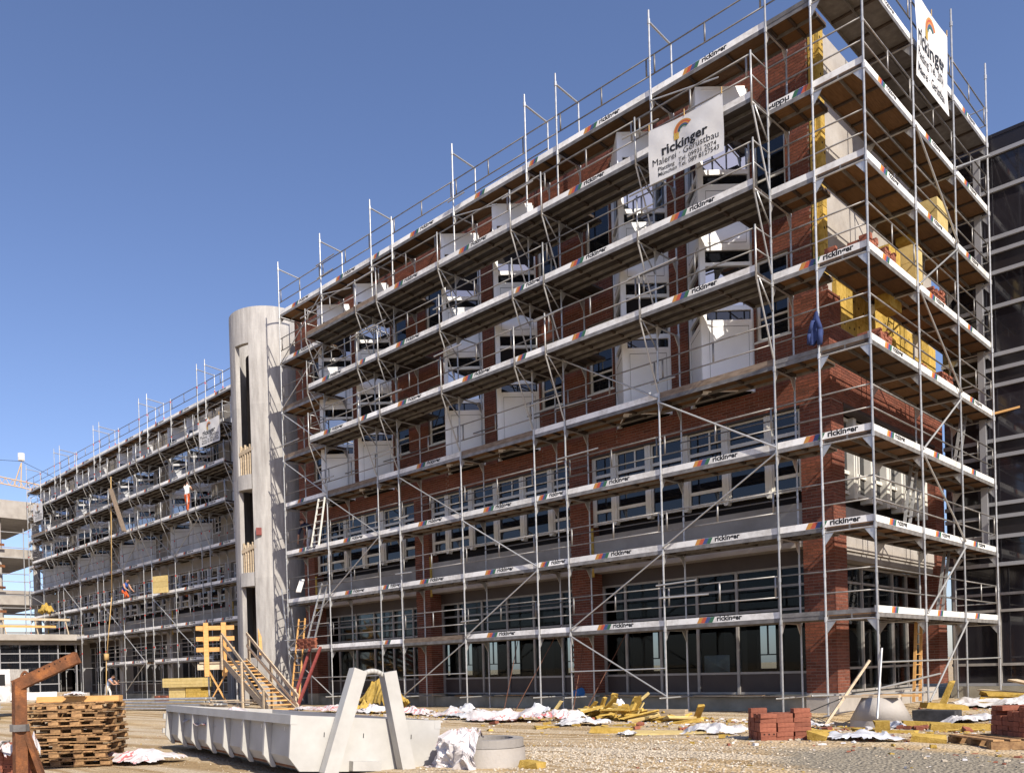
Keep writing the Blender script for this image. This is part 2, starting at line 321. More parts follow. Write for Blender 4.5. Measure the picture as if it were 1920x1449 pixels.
def cut_rects(u0, u1, z0, z1, holes):
    us = sorted({u0, u1, *[h for H in holes for h in H[:2] if u0 < h < u1]})
    out = []
    for a, b_ in zip(us[:-1], us[1:]):
        hs = sorted([(H[2], H[3]) for H in holes if H[0] < (a + b_) / 2 < H[1]]); z = z0
        for c, d in hs:
            if c > z: out.append((a, b_, z, min(c, z1)))
            z = max(z, d)
        if z < z1: out.append((a, b_, z, z1))
    return out

# ---------------------------------------------------------------- the facade shared by both blocks
def oriel(parent, xc, yw, clad, fine=True):
    """triangular bay, two storeys; apex 1.02 in front of the wall, half width .92"""
    hw, dp = 0.92, 1.02
    A = Vector((xc, yw - dp, 0)); Lp = Vector((xc - hw, yw, 0)); Rp = Vector((xc + hw, yw, 0))
    fr = MB()
    rows = [('p', 8.25, 10.05), ('v', 10.09, 10.34), ('g', 10.46, 11.48), ('v', 11.57, 11.88), ('p', 11.97, 13.53), ('v', 13.57, 13.82), ('g', 13.94, 14.98), ('v', 15.07, 15.38), ('p', 15.46, 16.0)]
    # inner dark core and vertical posts
    fr.prism([(xc - hw + .1, yw), (xc, yw - dp + .13), (xc + hw - .1, yw)], 'z', 8.26, 15.98, 1)
    for P in (A, Lp, Rp):
        q = P.lerp(Vector((xc, yw, 0)), 0.06); fr.obox((q.x, q.y, 12.12), (0.05, 0.05, 0), (-0.045, 0.045, 0), (0, 0, 3.9), 0)
    fr.prism([(xc - hw - .03, yw + .02), (xc, yw - dp - .04), (xc + hw + .03, yw + .02)], 'z', 16.0, 16.07, 0)
    zs = [8.25] + [z for r in rows for z in r[1:]] + [16.0]
    for P in (Lp, Rp):
        d = (P - A); n = Vector((d.y, -d.x, 0)).normalized()
        if n.y > 0: n = -n
        for (_, a0, a1), (_, b0, b1) in zip(rows[:-1], rows[1:]):
            c = A + d * 0.5 + n * (-0.03); fr.obox((c.x, c.y, (a1 + b0) / 2), d * 0.44, n * 0.045, (0, 0, (b0 - a1) / 2), 0)
    o = fr.build('oriel', [clad, M['void']], parent)
    for P in (Lp, Rp):
        d = (P - A); n = Vector((d.y, -d.x, 0)).normalized()
        if n.y > 0: n = -n
        for kind, a, b_ in rows:
            mb = MB(); e0, e1 = A + d * 0.07, A + d * 0.93; c = (e0 + e1) / 2; hd = (e1 - e0) / 2
            if kind == 'p':
                cc = c + n * (-0.005); mb.obox((cc.x, cc.y, (a + b_) / 2), hd, n * 0.012, (0, 0, (b_ - a) / 2), 0)
                if b_ - a > 1:      # inset joint line
                    for (u, v_, du, dv) in ((0, b_ - .12, .86, .006), (0, a + .1, .86, .006), (-.86, (a + b_) / 2, .006, (b_ - a) / 2 - .11), (.86, (a + b_) / 2, .006, (b_ - a) / 2 - .11)):
                        q = cc + hd * u + n * 0.0125; mb.obox((q.x, q.y, v_), hd * du, n * 0.002, (0, 0, dv), 1)
                mb.build('cladding_panel', [clad, M['joint']], o)
            else:
                tilt = 0.0 if (kind == 'v' or P is Lp) else rnd.choice((0.0, 0.13, 0.16))
                up = Vector((0, 0, 1)) * math.cos(tilt) - n * math.sin(tilt); nn = n * math.cos(tilt) + Vector((0, 0, 1)) * math.sin(tilt)
                q = c + n * (-0.05 + 0.0) + Vector((0, 0, a)) + up * (b_ - a) / 2
                mb.obox(q, hd * 0.96, nn * 0.008, up * (b_ - a) / 2, 0)
                mb.build('pane', M['glasssky'] if kind == 'g' else M['glassdark'], o)
    return o
def window(parent, x0, x1, z0, z1, y, fm, split=None):
    f = MB(); t_ = 0.07
    f.box(x0, x0 + t_, y - .03, y + .08, z0, z1); f.box(x1 - t_, x1, y - .03, y + .08, z0, z1)
    f.box(x0 + t_, x1 - t_, y - .03, y + .08, z0, z0 + t_); f.box(x0 + t_, x1 - t_, y - .03, y + .08, z1 - t_, z1)
    f.box(x0 + t_, x1 - t_, y - .025, y + .06, z0 + .55, z0 + .60)
    o = f.build('window', fm, parent)
    for a, b_ in ((z0 + t_, z0 + .55), (z0 + .60, z1 - t_)):
        p = MB(); p.box(x0 + t_, x1 - t_, y + .01, y + .03, a, b_); p.build('pane', M['glassdark'], o)
    s_ = MB(); s_.box(x0 - .05, x1 + .05, y - .14, y - .03, z0 - .05, z0); s_.build('sill', fm, o)
def bay(parent, c, yf, xl, xr, framemat, conc, clear=True, ends=(True, True)):
    """ground floor glazing, concrete parapet and first floor window band between two pillars; yf = pillar front"""
    yg = yf + 0.63; cols = [xl + .03] + [c + k * 1.16 for k in (-2, -1, 0, 1, 2)] + [xr - .03]
    zr = [0.45, 0.99, 2.62, 3.23, 3.70]
    for x in cols:
        m_ = MB(); m_.box(x - .035, x + .035, yg - .07, yg + .05, 0.42, 3.72); m_.build('mullion', M['alu'], parent)
    for z in zr:
        m_ = MB(); m_.box(xl, xr, yg - .05, yg + .03, z - .03, z + .03); m_.build('transom', M['alu'], parent)
    for a, b_ in zip(cols[:-1], cols[1:]):
        for k, (z0, z1) in enumerate(zip(zr[:-1], zr[1:])):
            p = MB(); p.box(a + .035, b_ - .035, yg - .012, yg + .012, z0 + .03, z1 - .03)
            p.build('pane' if k else 'sill_panel', M['brownpanel'] if k == 0 else (M['glassclear'] if clear else M['glassdark']), parent)
    b1 = MB(); b1.box(xl, xr, yf + .12, yf + .75, -0.6, 0.36); b1.build('plinth', M['plinth'], parent)
    b1 = MB(); b1.box(xl, xr, yf + .55, yf + .9, 3.73, 4.10); b1.build('soffit', M['brownpanel'], parent)
    b1 = MB(); b1.box(xl, xr, yf + .02, yf + .55, 4.10, 4.36); b1.build('beam', conc, parent)
    b1 = MB(); b1.box(xl, xr, yf + .06, yf + .3, 4.362, 5.20); b1.build('parapet', M['parapet'], parent)
    for x0_, x1_ in ((xl + .004, xl + .085),):
        b1 = MB(); b1.box(x0_, x1_, yf + .008, yf + .055, 3.98, 5.45); b1.build('insulation_strip', M['insul'], parent)
    yw = yf + 0.22
    m_ = MB(); m_.box(xl, xr, yw + .25, yw + .3, 5.2, 7.62); m_.build('reveal', M['void'], parent)
    for x in cols[1:-1]:
        m_ = MB(); m_.prism([(x - .09, 5.56), (x - .04, 5.46), (x + .04, 5.46), (x + .09, 5.56), (x + .09, 7.62), (x - .09, 7.62)], 'y', yw - .10, yw + .10)
        m_.box(x - .02, x + .02, yw - .115, yw - .10, 5.55, 7.6, 0); m_.build('window_post', framemat, parent)
    for x0_, x1_ in ((xl, xl + .09), (xr - .09, xr)):
        m_ = MB(); m_.box(x0_, x1_, yw - .04, yw + .08, 5.5, 7.62); m_.build('window_post', framemat, parent)
    edges = [xl] + cols[1:-1] + [xr]
    for k, (a, b_) in enumerate(zip(edges[:-1], edges[1:])):
        a += .09; b_ -= .09; f = MB(); full = k in (2, 4)
        for z in ((5.58, 6.98, 7.56) if full else (5.58, 5.93, 6.98, 7.56)): f.box(a, b_, yw - .04, yw + .06, z - .045, z + .045)
        for xs in (a, b_ - .03): f.box(xs, xs + .03, yw - .035, yw + .05, 5.6, 7.54)
        if k in (1, 3): f.box((a + b_) / 2 + .1, (a + b_) / 2 + .14, yw - .03, yw + .05, 7.025, 7.515)
        o = f.build('window', framemat, parent)
        zz = (5.625, 6.935, 7.025, 7.515) if full else (5.625, 5.885, 5.975, 6.935, 7.025, 7.515)
        for z0, z1 in zip(zz[::2], zz[1::2]):
            p = MB(); p.box(a, b_, yw + .005, yw + .02, z0, z1); p.build('pane', M['glassdark'], o)

# ================================================================ the near block
off = thing('office_building', 'four storey office block with red brick walls and white triangular bays behind the nearest scaffold', 'building', (-12, 5, 0))
YF = 1.3; XE = -1.36
PIL = [-1.735, -8.78, -15.84, -22.9]; BAYS = [(-5.3, -8.405, -2.11), (-12.31, -15.465, -9.155), (-19.37, -22.525, -16.215)]
for c, xl, xr in BAYS: bay(off, c, YF, xl, xr, M['frame'], M['concrete'])
bw = MB(); singles = []
core = MB()
def keep_corner(c, d, a, b_, plane, p, q, v_):
    if a < 4.7 and len(singles) < 298: singles.append((c, d, a, b_, plane, p, q, v_)); return True
    return False
for k, x in enumerate(PIL):
    x0, x1 = x - .375, x + .375
    core.box(x0 + .012, x1 - .012, YF + .012, YF + .738, 0.47, 7.6)
    brick_rect(bw, 'y', YF + .012, -1, x0, x1, 0.48, 7.6, keep=keep_corner if k == 0 else None)
    brick_rect(bw, 'x', x1 - .012, 1, YF, YF + .75, 0.48, 7.6, keep=keep_corner if k == 0 else None)
    pc = MB(); pc.box(x0 - .01, x1 + .01, YF - .01, YF + .76, -0.6, 0.47); pc.build('pillar_base', M['concrete'] if k == 0 else M['plinth'], off)
for c, d, a, b_, plane, p, q, v_ in singles:
    mb = MB()
    if plane == 'y': mb.box(c, d, min(p, q), max(p, q), a, b_, 0, v_)
    else: mb.box(min(p, q), max(p, q), c, d, a, b_, 0, v_)
    mb.build('brick', M['brick'], off)
# upper brick wall with its openings
holes = []
ORX = [c + s * 1.18 for c, _, _ in BAYS for s in (1, -1)]
for x in ORX: holes.append((x - .92, x + .92, 8.2, 16.0))
WIN = []
for c, _, _ in BAYS:
    for s in (1, -1):
        a, b_ = sorted((c + s * 2.16, c + s * 3.0))
        for z0, z1 in ((9.45, 11.5), (12.95, 15.0)): holes.append((a, b_, z0, z1)); WIN.append((a, b_, z0, z1))
XL = -23.5; XR = -1.72; ZT = 16.62
for a, b_, z0, z1 in cut_rects(XL, XE, 7.6, ZT, holes):
    brr = b_
    if b_ > XR and z1 > 9.8:
        for (zz0, zz1, xx) in ((z0, min(z1, 10.4), XE), (10.4, z1, XR)):
            if zz1 - zz0 > .05 and xx - a > .03: brick_rect(bw, 'y', YF + .012, -1, a, min(b_, xx), zz0, zz1)
    else: brick_rect(bw, 'y', YF + .012, -1, a, b_, z0, z1)
    core.box(a, min(b_, XR - .01) if z1 > 9.8 else b_ - .012 if b_ == XE else b_, YF + .012, YF + .25, z0, z1)
for c, xl, xr in BAYS:     # recessed brick soffit course below the wall
    sb = MB(); sb.box(xl, xr, YF + .03, YF + .5, 7.56, 7.6); sb.build('soffit', M['brownpanel'], off)
for x in ORX: oriel(off, x, YF + .1, M['cladding'])
for a, b_, z0, z1 in WIN: window(off, a, b_, z0, z1, YF + .12, M['frame'])
# end wall: brick band, insulation, bare concrete
core.box(XE - .25, XE - .012, YF + .75, 9.7, 7.6, 9.45)
core.box(XE - .25, XE - .012, YF + .015, YF + .75, 7.6, 10.2)
brick_rect(bw, 'x', XE - .012, 1, YF, 9.7, 7.6, 9.45); brick_rect(bw, 'x', XE - .012, 1, YF, YF + .75, 9.45, 10.2)
core.box(XE - .738, XE - .012, 8.912, 9.7, 0.47, 7.6)
brick_rect(bw, 'x', XE - .012, 1, 8.9, 9.7, 0.48, 7.6); brick_rect(bw, 'y', 8.912, -1, XE - .75, XE, 0.48, 7.6)
lb = MB(); lb.box(XE - .30, XE + .012, YF + .75, 8.9, 7.52, 7.6); lb.build('soffit', M['brownpanel'], off)
core.build('wall', M['mortar'], off)
bwo = bw.build('brickwork', M['brick'], off); bwo['kind'] = 'stuff'
ec = MB()
for a, b_, z0, z1 in cut_rects(YF + .2, 9.7, 9.45, 16.72, [(5.9, 7.1, 10.6, 12.4), (5.9, 7.1, 13.6, 15.3)]): ec.box(XE - .45, XE - .20, a, b_, z0, z1)
ec.box(XE - .36, XE - .202, YF + .12, YF + .2, 10.2, 16.7); ec.build('end_wall', M['concrete'], off)
for z0, z1 in ((10.6, 12.4), (13.6, 15.3)):
    f = MB(); f.box(XE - .40, XE - .30, 5.9, 6.0, z0, z1); f.box(XE - .40, XE - .30, 7.0, 7.1, z0, z1); f.box(XE - .40, XE - .30, 6.0, 7.0, z0, z0 + .1); f.box(XE - .40, XE - .30, 6.0, 7.0, z1 - .1, z1); f.box(XE - .40, XE - .30, 6.47, 6.53, z0 + .1, z1 - .1)
    o = f.build('window', M['cladding'], off)
    p = MB(); p.box(XE - .36, XE - .35, 6.0, 7.0, z0, z1); p.build('pane', M['glassdark'], o)
def insul_board(x0, x1, y0, y1, z0, z1, side):
    mb = MB(); mb.box(x0 + .003, x1 - .003, y0 + .003, y1 - .003, z0 + .003, z1 - .003)
    for k in range(2):       # dark fixing plugs
        if side == 'x':
            u, v_ = y0 + (y1 - y0) * (.25 + .5 * k), z0 + (z1 - z0) * (.3 + .4 * rnd.random()); mb.tube((x1 - .01, u, v_), (x1 + .004, u, v_), .03, 1, 8)
        else:
            u, v_ = x0 + (x1 - x0) * .5, z0 + (z1 - z0) * (.25 + .5 * k); mb.tube((u, y0 + .01, v_), (u, y0 - .004, v_), .03, 1, 8)
    mb.build('insulation_board', [M['insul'], M['hole']], off)
yy = YF + .76
for k in range(12):
    b_ = min(yy + .62, 9.68)
    insul_board(XE - .2, XE - .09, yy, b_, 9.46, 10.05, 'x')
    if k != 9: insul_board(XE - .2, XE - .09, yy, b_, 10.06, 10.65, 'x')
    if k in (0, 1, 2, 6, 7, 10): insul_board(XE - .2, XE - .09, yy, b_, 10.66, 11.2 + (.25 if k == 0 else 0), 'x')
    yy = b_ + .005
    if yy > 9.6: break
z = 10.45
while z < 16.5:
    insul_board(XR + .02, XE - .2, YF + .02, YF + .118, z, min(z + .9, 16.7), 'y'); 
    insul_board(XE - .2, XE - .09, YF + .06, YF + .32, z, min(z + .9, 16.7), 'x'); z += .91
# end wall ground floor, beam, first floor windows
XG = XE - .55
cols = [2.06 + k * 1.14 for k in range(6)] + [8.88]
for y in cols:
    m_ = MB(); m_.box(XG - .05, XG + .07, y - .035, y + .035, .42, 3.75); m_.build('mullion', M['alu'], off)
for z in (.45, 1.05, 2.62, 3.3, 3.72):
    m_ = MB(); m_.box(XG - .03, XG + .05, 2.05, 8.9, z - .03, z + .03); m_.build('transom', M['alu'], off)
for a, b_ in zip(cols[:-1], cols[1:]):
    for z0, z1 in ((.48, 1.02), (1.08, 2.59), (2.65, 3.27), (3.33, 3.69)):
        p = MB(); p.box(XG - .012, XG + .012, a + .035, b_ - .035, z0, z1); p.build('pane', M['glassclear'], off)
b1 = MB(); b1.box(XE - .75, XE - .06, 2.06, 8.9, -.6, .38); b1.build('plinth', M['concrete'], off)
bms = [2.06, 2.9, 3.5, 4.5, 5.4, 6.4, 7.4, 8.3, 8.9]
for a, b_ in zip(bms[:-1], bms[1:]):
    b1 = MB(); b1.box(XE - .5, XE - .08, a + .006, b_ - .006, 4.0, 4.62); b1.build('beam_panel', M['concrete'], off)
b1 = MB(); b1.box(XE - .60, XE - .12, 2.06, 8.9, 3.78, 3.99); b1.build('beam', M['greyblock'], off)
b1 = MB(); b1.box(XE - .35, XE - .22, 2.06, 8.9, 4.63, 5.15); b1.build('parapet', M['parapet'], off)
b1 = MB(); b1.box(XE - .80, XE - .70, 2.06, 8.9, 4.63, 7.6); b1.build('reveal', M['void'], off)
ecols = [2.2, 3.35, 4.5, 5.65, 6.8, 7.95, 8.8]
for y in ecols:
    m_ = MB(); m_.box(XE - .50, XE - .22, y - .11, y + .11, 5.42, 7.5); m_.build('window_post', M['frame'], off)
for a, b_ in zip(ecols[:-1], ecols[1:]):
    f = MB()
    for z in (5.58, 6.1, 7.45): f.box(XE - .44, XE - .34, a + .11, b_ - .11, z - .045, z + .045)
    f.box(XE - .44, XE - .34, (a + b_) / 2 - .03, (a + b_) / 2 + .03, 5.6, 7.43)
    o = f.build('window', M['frame'], off)
    p = MB(); p.box(XE - .40, XE - .39, a + .11, b_ - .11, 5.6, 7.4); p.build('pane', M['glassdark'], o)
# roof slab, dark inner core, ground floor room
b1 = MB(); b1.box(XL, XE - .46, YF + .26, 9.7, 16.3, 16.6); b1.build('roof', M['greyblock'], off)
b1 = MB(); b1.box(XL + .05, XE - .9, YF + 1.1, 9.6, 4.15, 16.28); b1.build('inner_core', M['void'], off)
b1 = MB(); b1.box(XL, XE - .8, YF + .8, 9.7, -.3, .30); b1.build('floor', M['greyblock'], off)
b1 = MB(); b1.box(XL, XL + .2, YF + .26, 9.7, .3, 16.28); b1.build('party_wall', M['greyblock'], off)
rh = []
for c, _, _ in BAYS:
    for dx in (-2.5, -1.35, .2, 1.5): rh.append((c + dx, c + dx + .62, 1.05, 2.5))
rw = MB()
for a, b_, z0, z1 in cut_rects(XL + .2, XE - .85, .31, 4.14, rh): rw.box(a, b_, 8.3, 8.5, z0, z1)
for a, b_, z0, z1 in rh:
    rw.box(a, b_, 8.36, 8.42, 1.5, 1.54, 1); rw.box((a + b_) / 2 - .02, (a + b_) / 2 + .02, 8.36, 8.42, 1.54, 2.5, 1)
rw.build('rear_wall', [M['void'], M['alu']], off)
for x in (-6.0, -9.8, -13.6, -18.2):
    b1 = MB(); b1.box(x - .25, x + .25, 5.2, 5.7, .3, 4.14); b1.build('inner_column', M['brownpanel'], off)

# ================================================================ dark curtain wall block behind the end face
db = thing('glass_office_block', 'dark glass office block with thin light bands at the right edge of the site', 'building', (10, 15, 0))
X0, X1, YD = XE, 24.0, 9.78
bands = [15.96, 14.9, 13.5, 13.1, 12.5, 11.5, 10.1, 9.68, 9.2, 7.6, 7.13, 5.73, 5.35, 4.76, 3.95]
b1 = MB(); b1.box(X0 + .01, X1, YD + .2, 24, 3.9, 16.46); b1.build('wall', M['darkwall2'], db)
b1 = MB(); b1.box(X0 + .01, X1 + .05, YD - .02, 24.05, 16.46, 16.56); b1.build('roof', M['darkwall2'], db)
for z in bands:
    b1 = MB(); b1.box(X0 + .01, X1, YD - .08, YD + .10, z - .055, z + .055); b1.build('band', M['band'], db)
zz = [16.46] + bands
for z1, z0 in zip(zz[:-1], zz[1:]):
    x = X0 + .02
    while x < 9:
        p = MB(); dx = 2.6 if z1 - z0 > .8 else 3.6
        p.box(x + .012, min(x + dx, X1) - .012, YD, YD + .03, z0 + .055, z1 - .055 if z1 < 16.4 else z1); p.build('pane', M['darkwall'] if (z1 - z0) > .7 else M['darkwall2'], db); x += dx
    p = MB(); p.box(x, X1, YD, YD + .03, z0 + .055, z1 - .055); p.build('pane', M['darkwall'], db)
for k in range(22):
    x = X0 + .1 + k * 1.15; b1 = MB(); b1.box(x - .04, x + .04, YD + .25, YD + .37, .35, 3.9); b1.build('mullion', M['alu'], db)
for z in (.4, 1.0, 2.6, 3.1): b1 = MB(); b1.box(X0, X1, YD + .27, YD + .35, z - .04, z + .04); b1.build('transom', M['alu'] if z > .5 else M['band'], db)
b1 = MB(); b1.box(X0, X1, YD + .38, YD + .42, .44, 3.9); b1.build('ground_glazing', M['darkwall'], db)
b1 = MB(); b1.box(X0, X1, YD + .1, 24, -.4, .35); b1.build('plinth', M['plinth'], db)
b1 = MB(); b1.box(X0 + 1.0, X0 + 1.16, YD - .25, YD - .09, 4.3, 15.9); b1.build('downpipe', M['band'], db)

# ================================================================ far block (still bare concrete)
far = thing('concrete_office_block', 'bare grey office block with pale triangular bays beyond the round stair tower', 'building', (-45, 8, 0))
YS = 2.95; YF2 = YS + 1.3
PIL2 = [-27.6, -34.75, -41.95, -49.1, -56.3, -63.4]
BAY2 = []
for a, b_ in zip(PIL2[:-1], PIL2[1:]): BAY2.append(((a + b_) / 2, b_ + .375, a - .375))
for c, xl, xr in BAY2: bay(far, c, YF2, xl, xr, M['claddingb'], M['parapet'], clear=False)
cc = MB()
for x in PIL2: cc.box(x - .375, x + .375, YF2, YF2 + .75, -.5, 7.6)
h2 = []; W2 = []
for c, _, _ in BAY2:
    for s in (1, -1):
        h2.append((c + s * 1.18 - .92, c + s * 1.18 + .92, 8.2, 16.0)); a, b_ = sorted((c + s * 2.16, c + s * 3.0))
        for z0, z1 in ((9.45, 11.5), (12.95, 15.0)): h2.append((a, b_, z0, z1)); W2.append((a, b_, z0, z1))
for a, b_, z0, z1 in cut_rects(-63.8, -27.2, 7.6, 16.62, h2): cc.box(a, b_, YF2, YF2 + .25, z0, z1)
cc.build('wall', M['greyblock'], far)
for c, _, _ in BAY2:
    for s in (1, -1): oriel(far, c + s * 1.18, YF2 + .1, M['claddingb'])
for a, b_, z0, z1 in W2: window(far, a, b_, z0, z1, YF2 + .12, M['claddingb'])
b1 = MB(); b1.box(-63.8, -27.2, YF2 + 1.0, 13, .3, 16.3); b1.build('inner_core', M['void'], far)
b1 = MB(); b1.box(-63.8, -27.2, YF2 + .26, 13, 16.31, 16.6); b1.build('roof', M['greyblock'], far)
b1 = MB(); b1.box(-63.8, -27.2, YF2 + .02, YF2 + .14, 16.63, 16.95); b1.build('parapet_board', M['timber'], far)

# ================================================================ round stair tower
TC = Vector((-25.95, 1.5)); TR = 1.70
dcam = Vector((6.92 - TC.x, -20.18 - TC.y)).normalized(); drt = Vector((-dcam.y, dcam.x))
tow = thing('stair_tower', 'round pale concrete stair tower with a tall open slot between the two scaffolded blocks', 'tower', (TC.x, TC.y, 0))
def tp(a, r, z): q = TC + dcam * math.cos(a) * r + drt * math.sin(a) * r; return (q.x, q.y, z)
sa0, sa1 = math.radians(-57), math.radians(-29); TZ = 17.45
angs = sorted([math.radians(k * 7.5) for k in range(-24, 24)] + [sa0, sa1])
angs = [a for a in angs if not (abs(a - sa0) < .05 and a != sa0) and not (abs(a - sa1) < .05 and a != sa1)]
tw = MB()
levels = [-.4, 1.9, 2.25, 5.35, 5.8, 9.55, 10.1, 15.9, TZ]
for a, b_ in zip(angs, angs[1:] + [angs[0] + 2 * math.pi]):
    slot = sa0 - .01 < (a + b_) / 2 < sa1 + .01
    if slot: zs_ = [(15.9, TZ)]
    else: zs_ = [(-.4, 5.6), (5.6, 10.0), (10.0, 13.2), (13.2, TZ)]
    for z0, z1 in zs_:
        tw.add([tp(a, TR, z0), tp(b_, TR, z0), tp(b_, TR, z1), tp(a, TR, z1), tp(a, TR - .22, z0), tp(b_, TR - .22, z0), tp(b_, TR - .22, z1), tp(a, TR - .22, z1)],
               [(0, 1, 2, 3), (7, 6, 5, 4), (3, 2, 6, 7), (0, 4, 5, 1), (0, 3, 7, 4), (1, 5, 6, 2)], 0, {-.4: .35, 5.6: .62, 10.0: .45, 13.2: .75, 15.9: .75}[z0])
mt = mat('boarded_concrete', (0.29, 0.275, 0.265), (0.43, 0.415, 0.40), 1.6, 0.9, bump=0.3, bscale=10, streak=(3.5, 3.5, 0.5), c3=(0.36, 0.345, 0.335), var=.16)
tw.build('shell', mt, tow)
for z0, z1 in ((1.7, 2.1), (5.25, 5.85), (9.5, 10.15)):
    lb = MB(); n = 8
    aa = [sa0 + (sa1 - sa0) * k / n for k in range(n + 1)]
    for a, b_ in zip(aa[:-1], aa[1:]):
        lb.add([tp(a, TR + .04, z0), tp(b_, TR + .04, z0), tp(b_, TR + .04, z1), tp(a, TR + .04, z1), tp(a, .5, z0), tp(b_, .5, z0), tp(b_, .5, z1), tp(a, .5, z1)], [(0, 1, 2, 3), (3, 2, 6, 7), (0, 4, 5, 1), (7, 6, 5, 4)])
    lb.build('landing', mt, tow)
for z in (5.85, 10.15):
    rl = MB(); a0, a1 = sa0 + .02, sa1 - .02
    rl.beam(tp(a0 - .02, TR - .06, z + .95), tp(a1 + .06, TR - .02, z + 1.15), .05, .16)
    o = rl.build('railing', M['oldtimber'], tow)
    for k in range(5):
        a = a0 + (a1 - a0) * (k + .3) / 5; p = MB(); p.beam(tp(a, TR - .12, z), tp(a, TR - .12, z + 1.35 - .1 * (k % 2)), .09, .05); p.build('baluster', M['oldtimber'], o)
b1 = MB(); b1.tube((TC.x, TC.y, -.3), (TC.x, TC.y, 15.7), 1.0, 0, 20); b1.build('inner_core', M['brownpanel'], tow)
b1 = MB(); b1.obox(tp(math.radians(-20), TR + .05, 7.6), (dcam.x * .07, dcam.y * .07, 0), (drt.x * .12, drt.y * .12, 0), (0, 0, .16)); b1.build('junction_box', M['redlead'], tow)

# ================================================================ scaffolds
def text_mesh(body, size, bold=0.0, align='LEFT', shear=0.0):
    cu = bpy.data.curves.new('lettering', 'FONT'); cu.body = body; cu.size = size; cu.offset = bold; cu.align_x = align; cu.resolution_u = 2; cu.shear = shear; cu.space_character = 1.0 + bold * 2
    o = bpy.data.objects.new('lettering', cu); COL.objects.link(o)
    bpy.context.view_layer.update()
    me = bpy.data.meshes.new_from_object(o.evaluated_get(bpy.context.evaluated_depsgraph_get()))
    V = [tuple(v.co) for v in me.vertices]; F = [tuple(p.vertices) for p in me.polygons]
    bpy.data.objects.remove(o); bpy.data.curves.remove(cu); bpy.data.meshes.remove(me)
    return V, F
def add_text(mb, body, size, x, z, y, mi, bold=0.0, align='LEFT', sx=1.0):
    V, F = text_mesh(body, size, bold, align)
    mb.add([(x + v[0] * sx, y, z + v[1]) for v in V], F, mi)
UT = MB(); UT.tube((0, 0, 0), (0, 0, 1), 1, 0, 8); TUBE = {k: UT.mesh('tube_' + k, M[k], True) for k in ('steel', 'steeldull', 'redlead', 'rope')}
def tube_obj(name, p, q, r, parent, k='steel'):
    p, q = Vector(p), Vector(q); d = q - p
    return place(name, TUBE[k], parent, p, d.to_track_quat('Z', 'Y'), (r, r, d.length))
TB = {}
def toe_mesh(L_, kind):
    key = (round(L_, 2), kind)
    if key in TB: return TB[key]
    mb = MB(); mb.box(0, L_, -.015, .015, 0, .15)
    if kind in ('text', 'stripe', 'flip'):
        s0 = .29 * L_ if L_ > 1.6 else .06; wd = .105 if L_ > 1.6 else .075; y = -.0165; sl_ = .07
        if kind == 'flip': s0 = .5 * L_
        for k in range(4):
            a = s0 + k * wd; mb.add([(a, y, .004), (a + wd, y, .004), (a + wd + sl_, y, .146), (a + sl_, y, .146)], [(0, 1, 2, 3)], 2 + k)
        if kind != 'stripe':
            n0 = len(mb.v); sx = 1.0 if L_ > 1.6 else .8
            add_text(mb, 'rickinger', .18, s0 + 4 * wd + .12, .040, y, 1, .007, 'LEFT', sx)
            if kind == 'flip':
                cx = L_ / 2; mb.v = mb.v[:8] + [(2 * cx - v[0], v[1], .15 - v[2]) for v in mb.v[8:]]
    TB[key] = mb.mesh('toe_board', [M['oldboard'] if kind == 'wood' else M['white'], M['black'], M['s1'], M['s2'], M['s3'], M['s4']]); return TB[key]
PB = {}
def plank_mesh(L_, W_, kind='ply'):
    key = (round(L_, 2), round(W_, 2), kind)
    if key in PB: return PB[key]
    mb = MB(); mb.box(0, L_, .012, W_ - .012, -.022, 0, 0)
    mb.box(0, L_, 0, .012, -.095, .004, 1); mb.box(0, L_, W_ - .012, W_, -.095, .004, 1)
    n = max(2, int(round(L_ / 1.0)))
    for k in range(n + 1):
        x = min(max(k * L_ / n, .03), L_ - .03); mb.box(x - .03, x + .03, .012, W_ - .012, -.07, -.0225, 2)
    PB[key] = mb.mesh('deck_plank', [M[kind], M['rim'], M['rib']]); return PB[key]
GB = {}
def guard_mesh(L_, posts=True):
    key = (round(L_, 2), posts)
    if key in GB: return GB[key]
    mb = MB(); mb.tube((0, 0, .5), (L_, 0, .5), .019, 0, 6); mb.tube((0, 0, 1.0), (L_, 0, 1.0), .019, 0, 6)
    if posts:
        for x in ((.12, L_ / 2, L_ - .12) if L_ > 2.5 else (.12, L_ - .12)): mb.box(x - .02, x + .02, -.012, .012, .5, 1.0)
    GB[key] = mb.mesh('guard_rail', M['rail'], True); return GB[key]
def std_mesh(z0, z1, red):
    mb = MB(); mb.tube((0, 0, z0), (0, 0, z1), .0245, 0, 8)
    k = 1
    while .2 + 2 * k < z1:
        z = 2 * k + .3
        if z0 < z - .1: mb.tube((0, 0, z - .16), (0, 0, z - .04), .038, 0, 8)
        if z0 < z + .9 < z1: mb.tube((0, 0, z + .86), (0, 0, z + .95), .031, 1 if red else 0, 8)
        k += 1
    mb.box(-.08, .08, -.08, .08, z0, z0 + .02)
    return mb.mesh('standard', [M['steel'], M['red']], False)
def frame_mesh(wd):
    mb = MB(); mb.tube((0, 0, -.12), (0, wd, -.12), .022, 0, 6)
    for y, s in ((.02, 1), (wd - .02, -1)): mb.prism([(y, -.14), (y + s * .2, -.14), (y, -.42)], 'x', -.008, .008, 0)
    return mb.mesh('transom', M['steel'])
FRM = frame_mesh(1.09)
def orient(P):                       # quaternion whose X is along s and -Y is outward
    a = (Vector(P(1, 0, 0)) - Vector(P(0, 0, 0))); return a
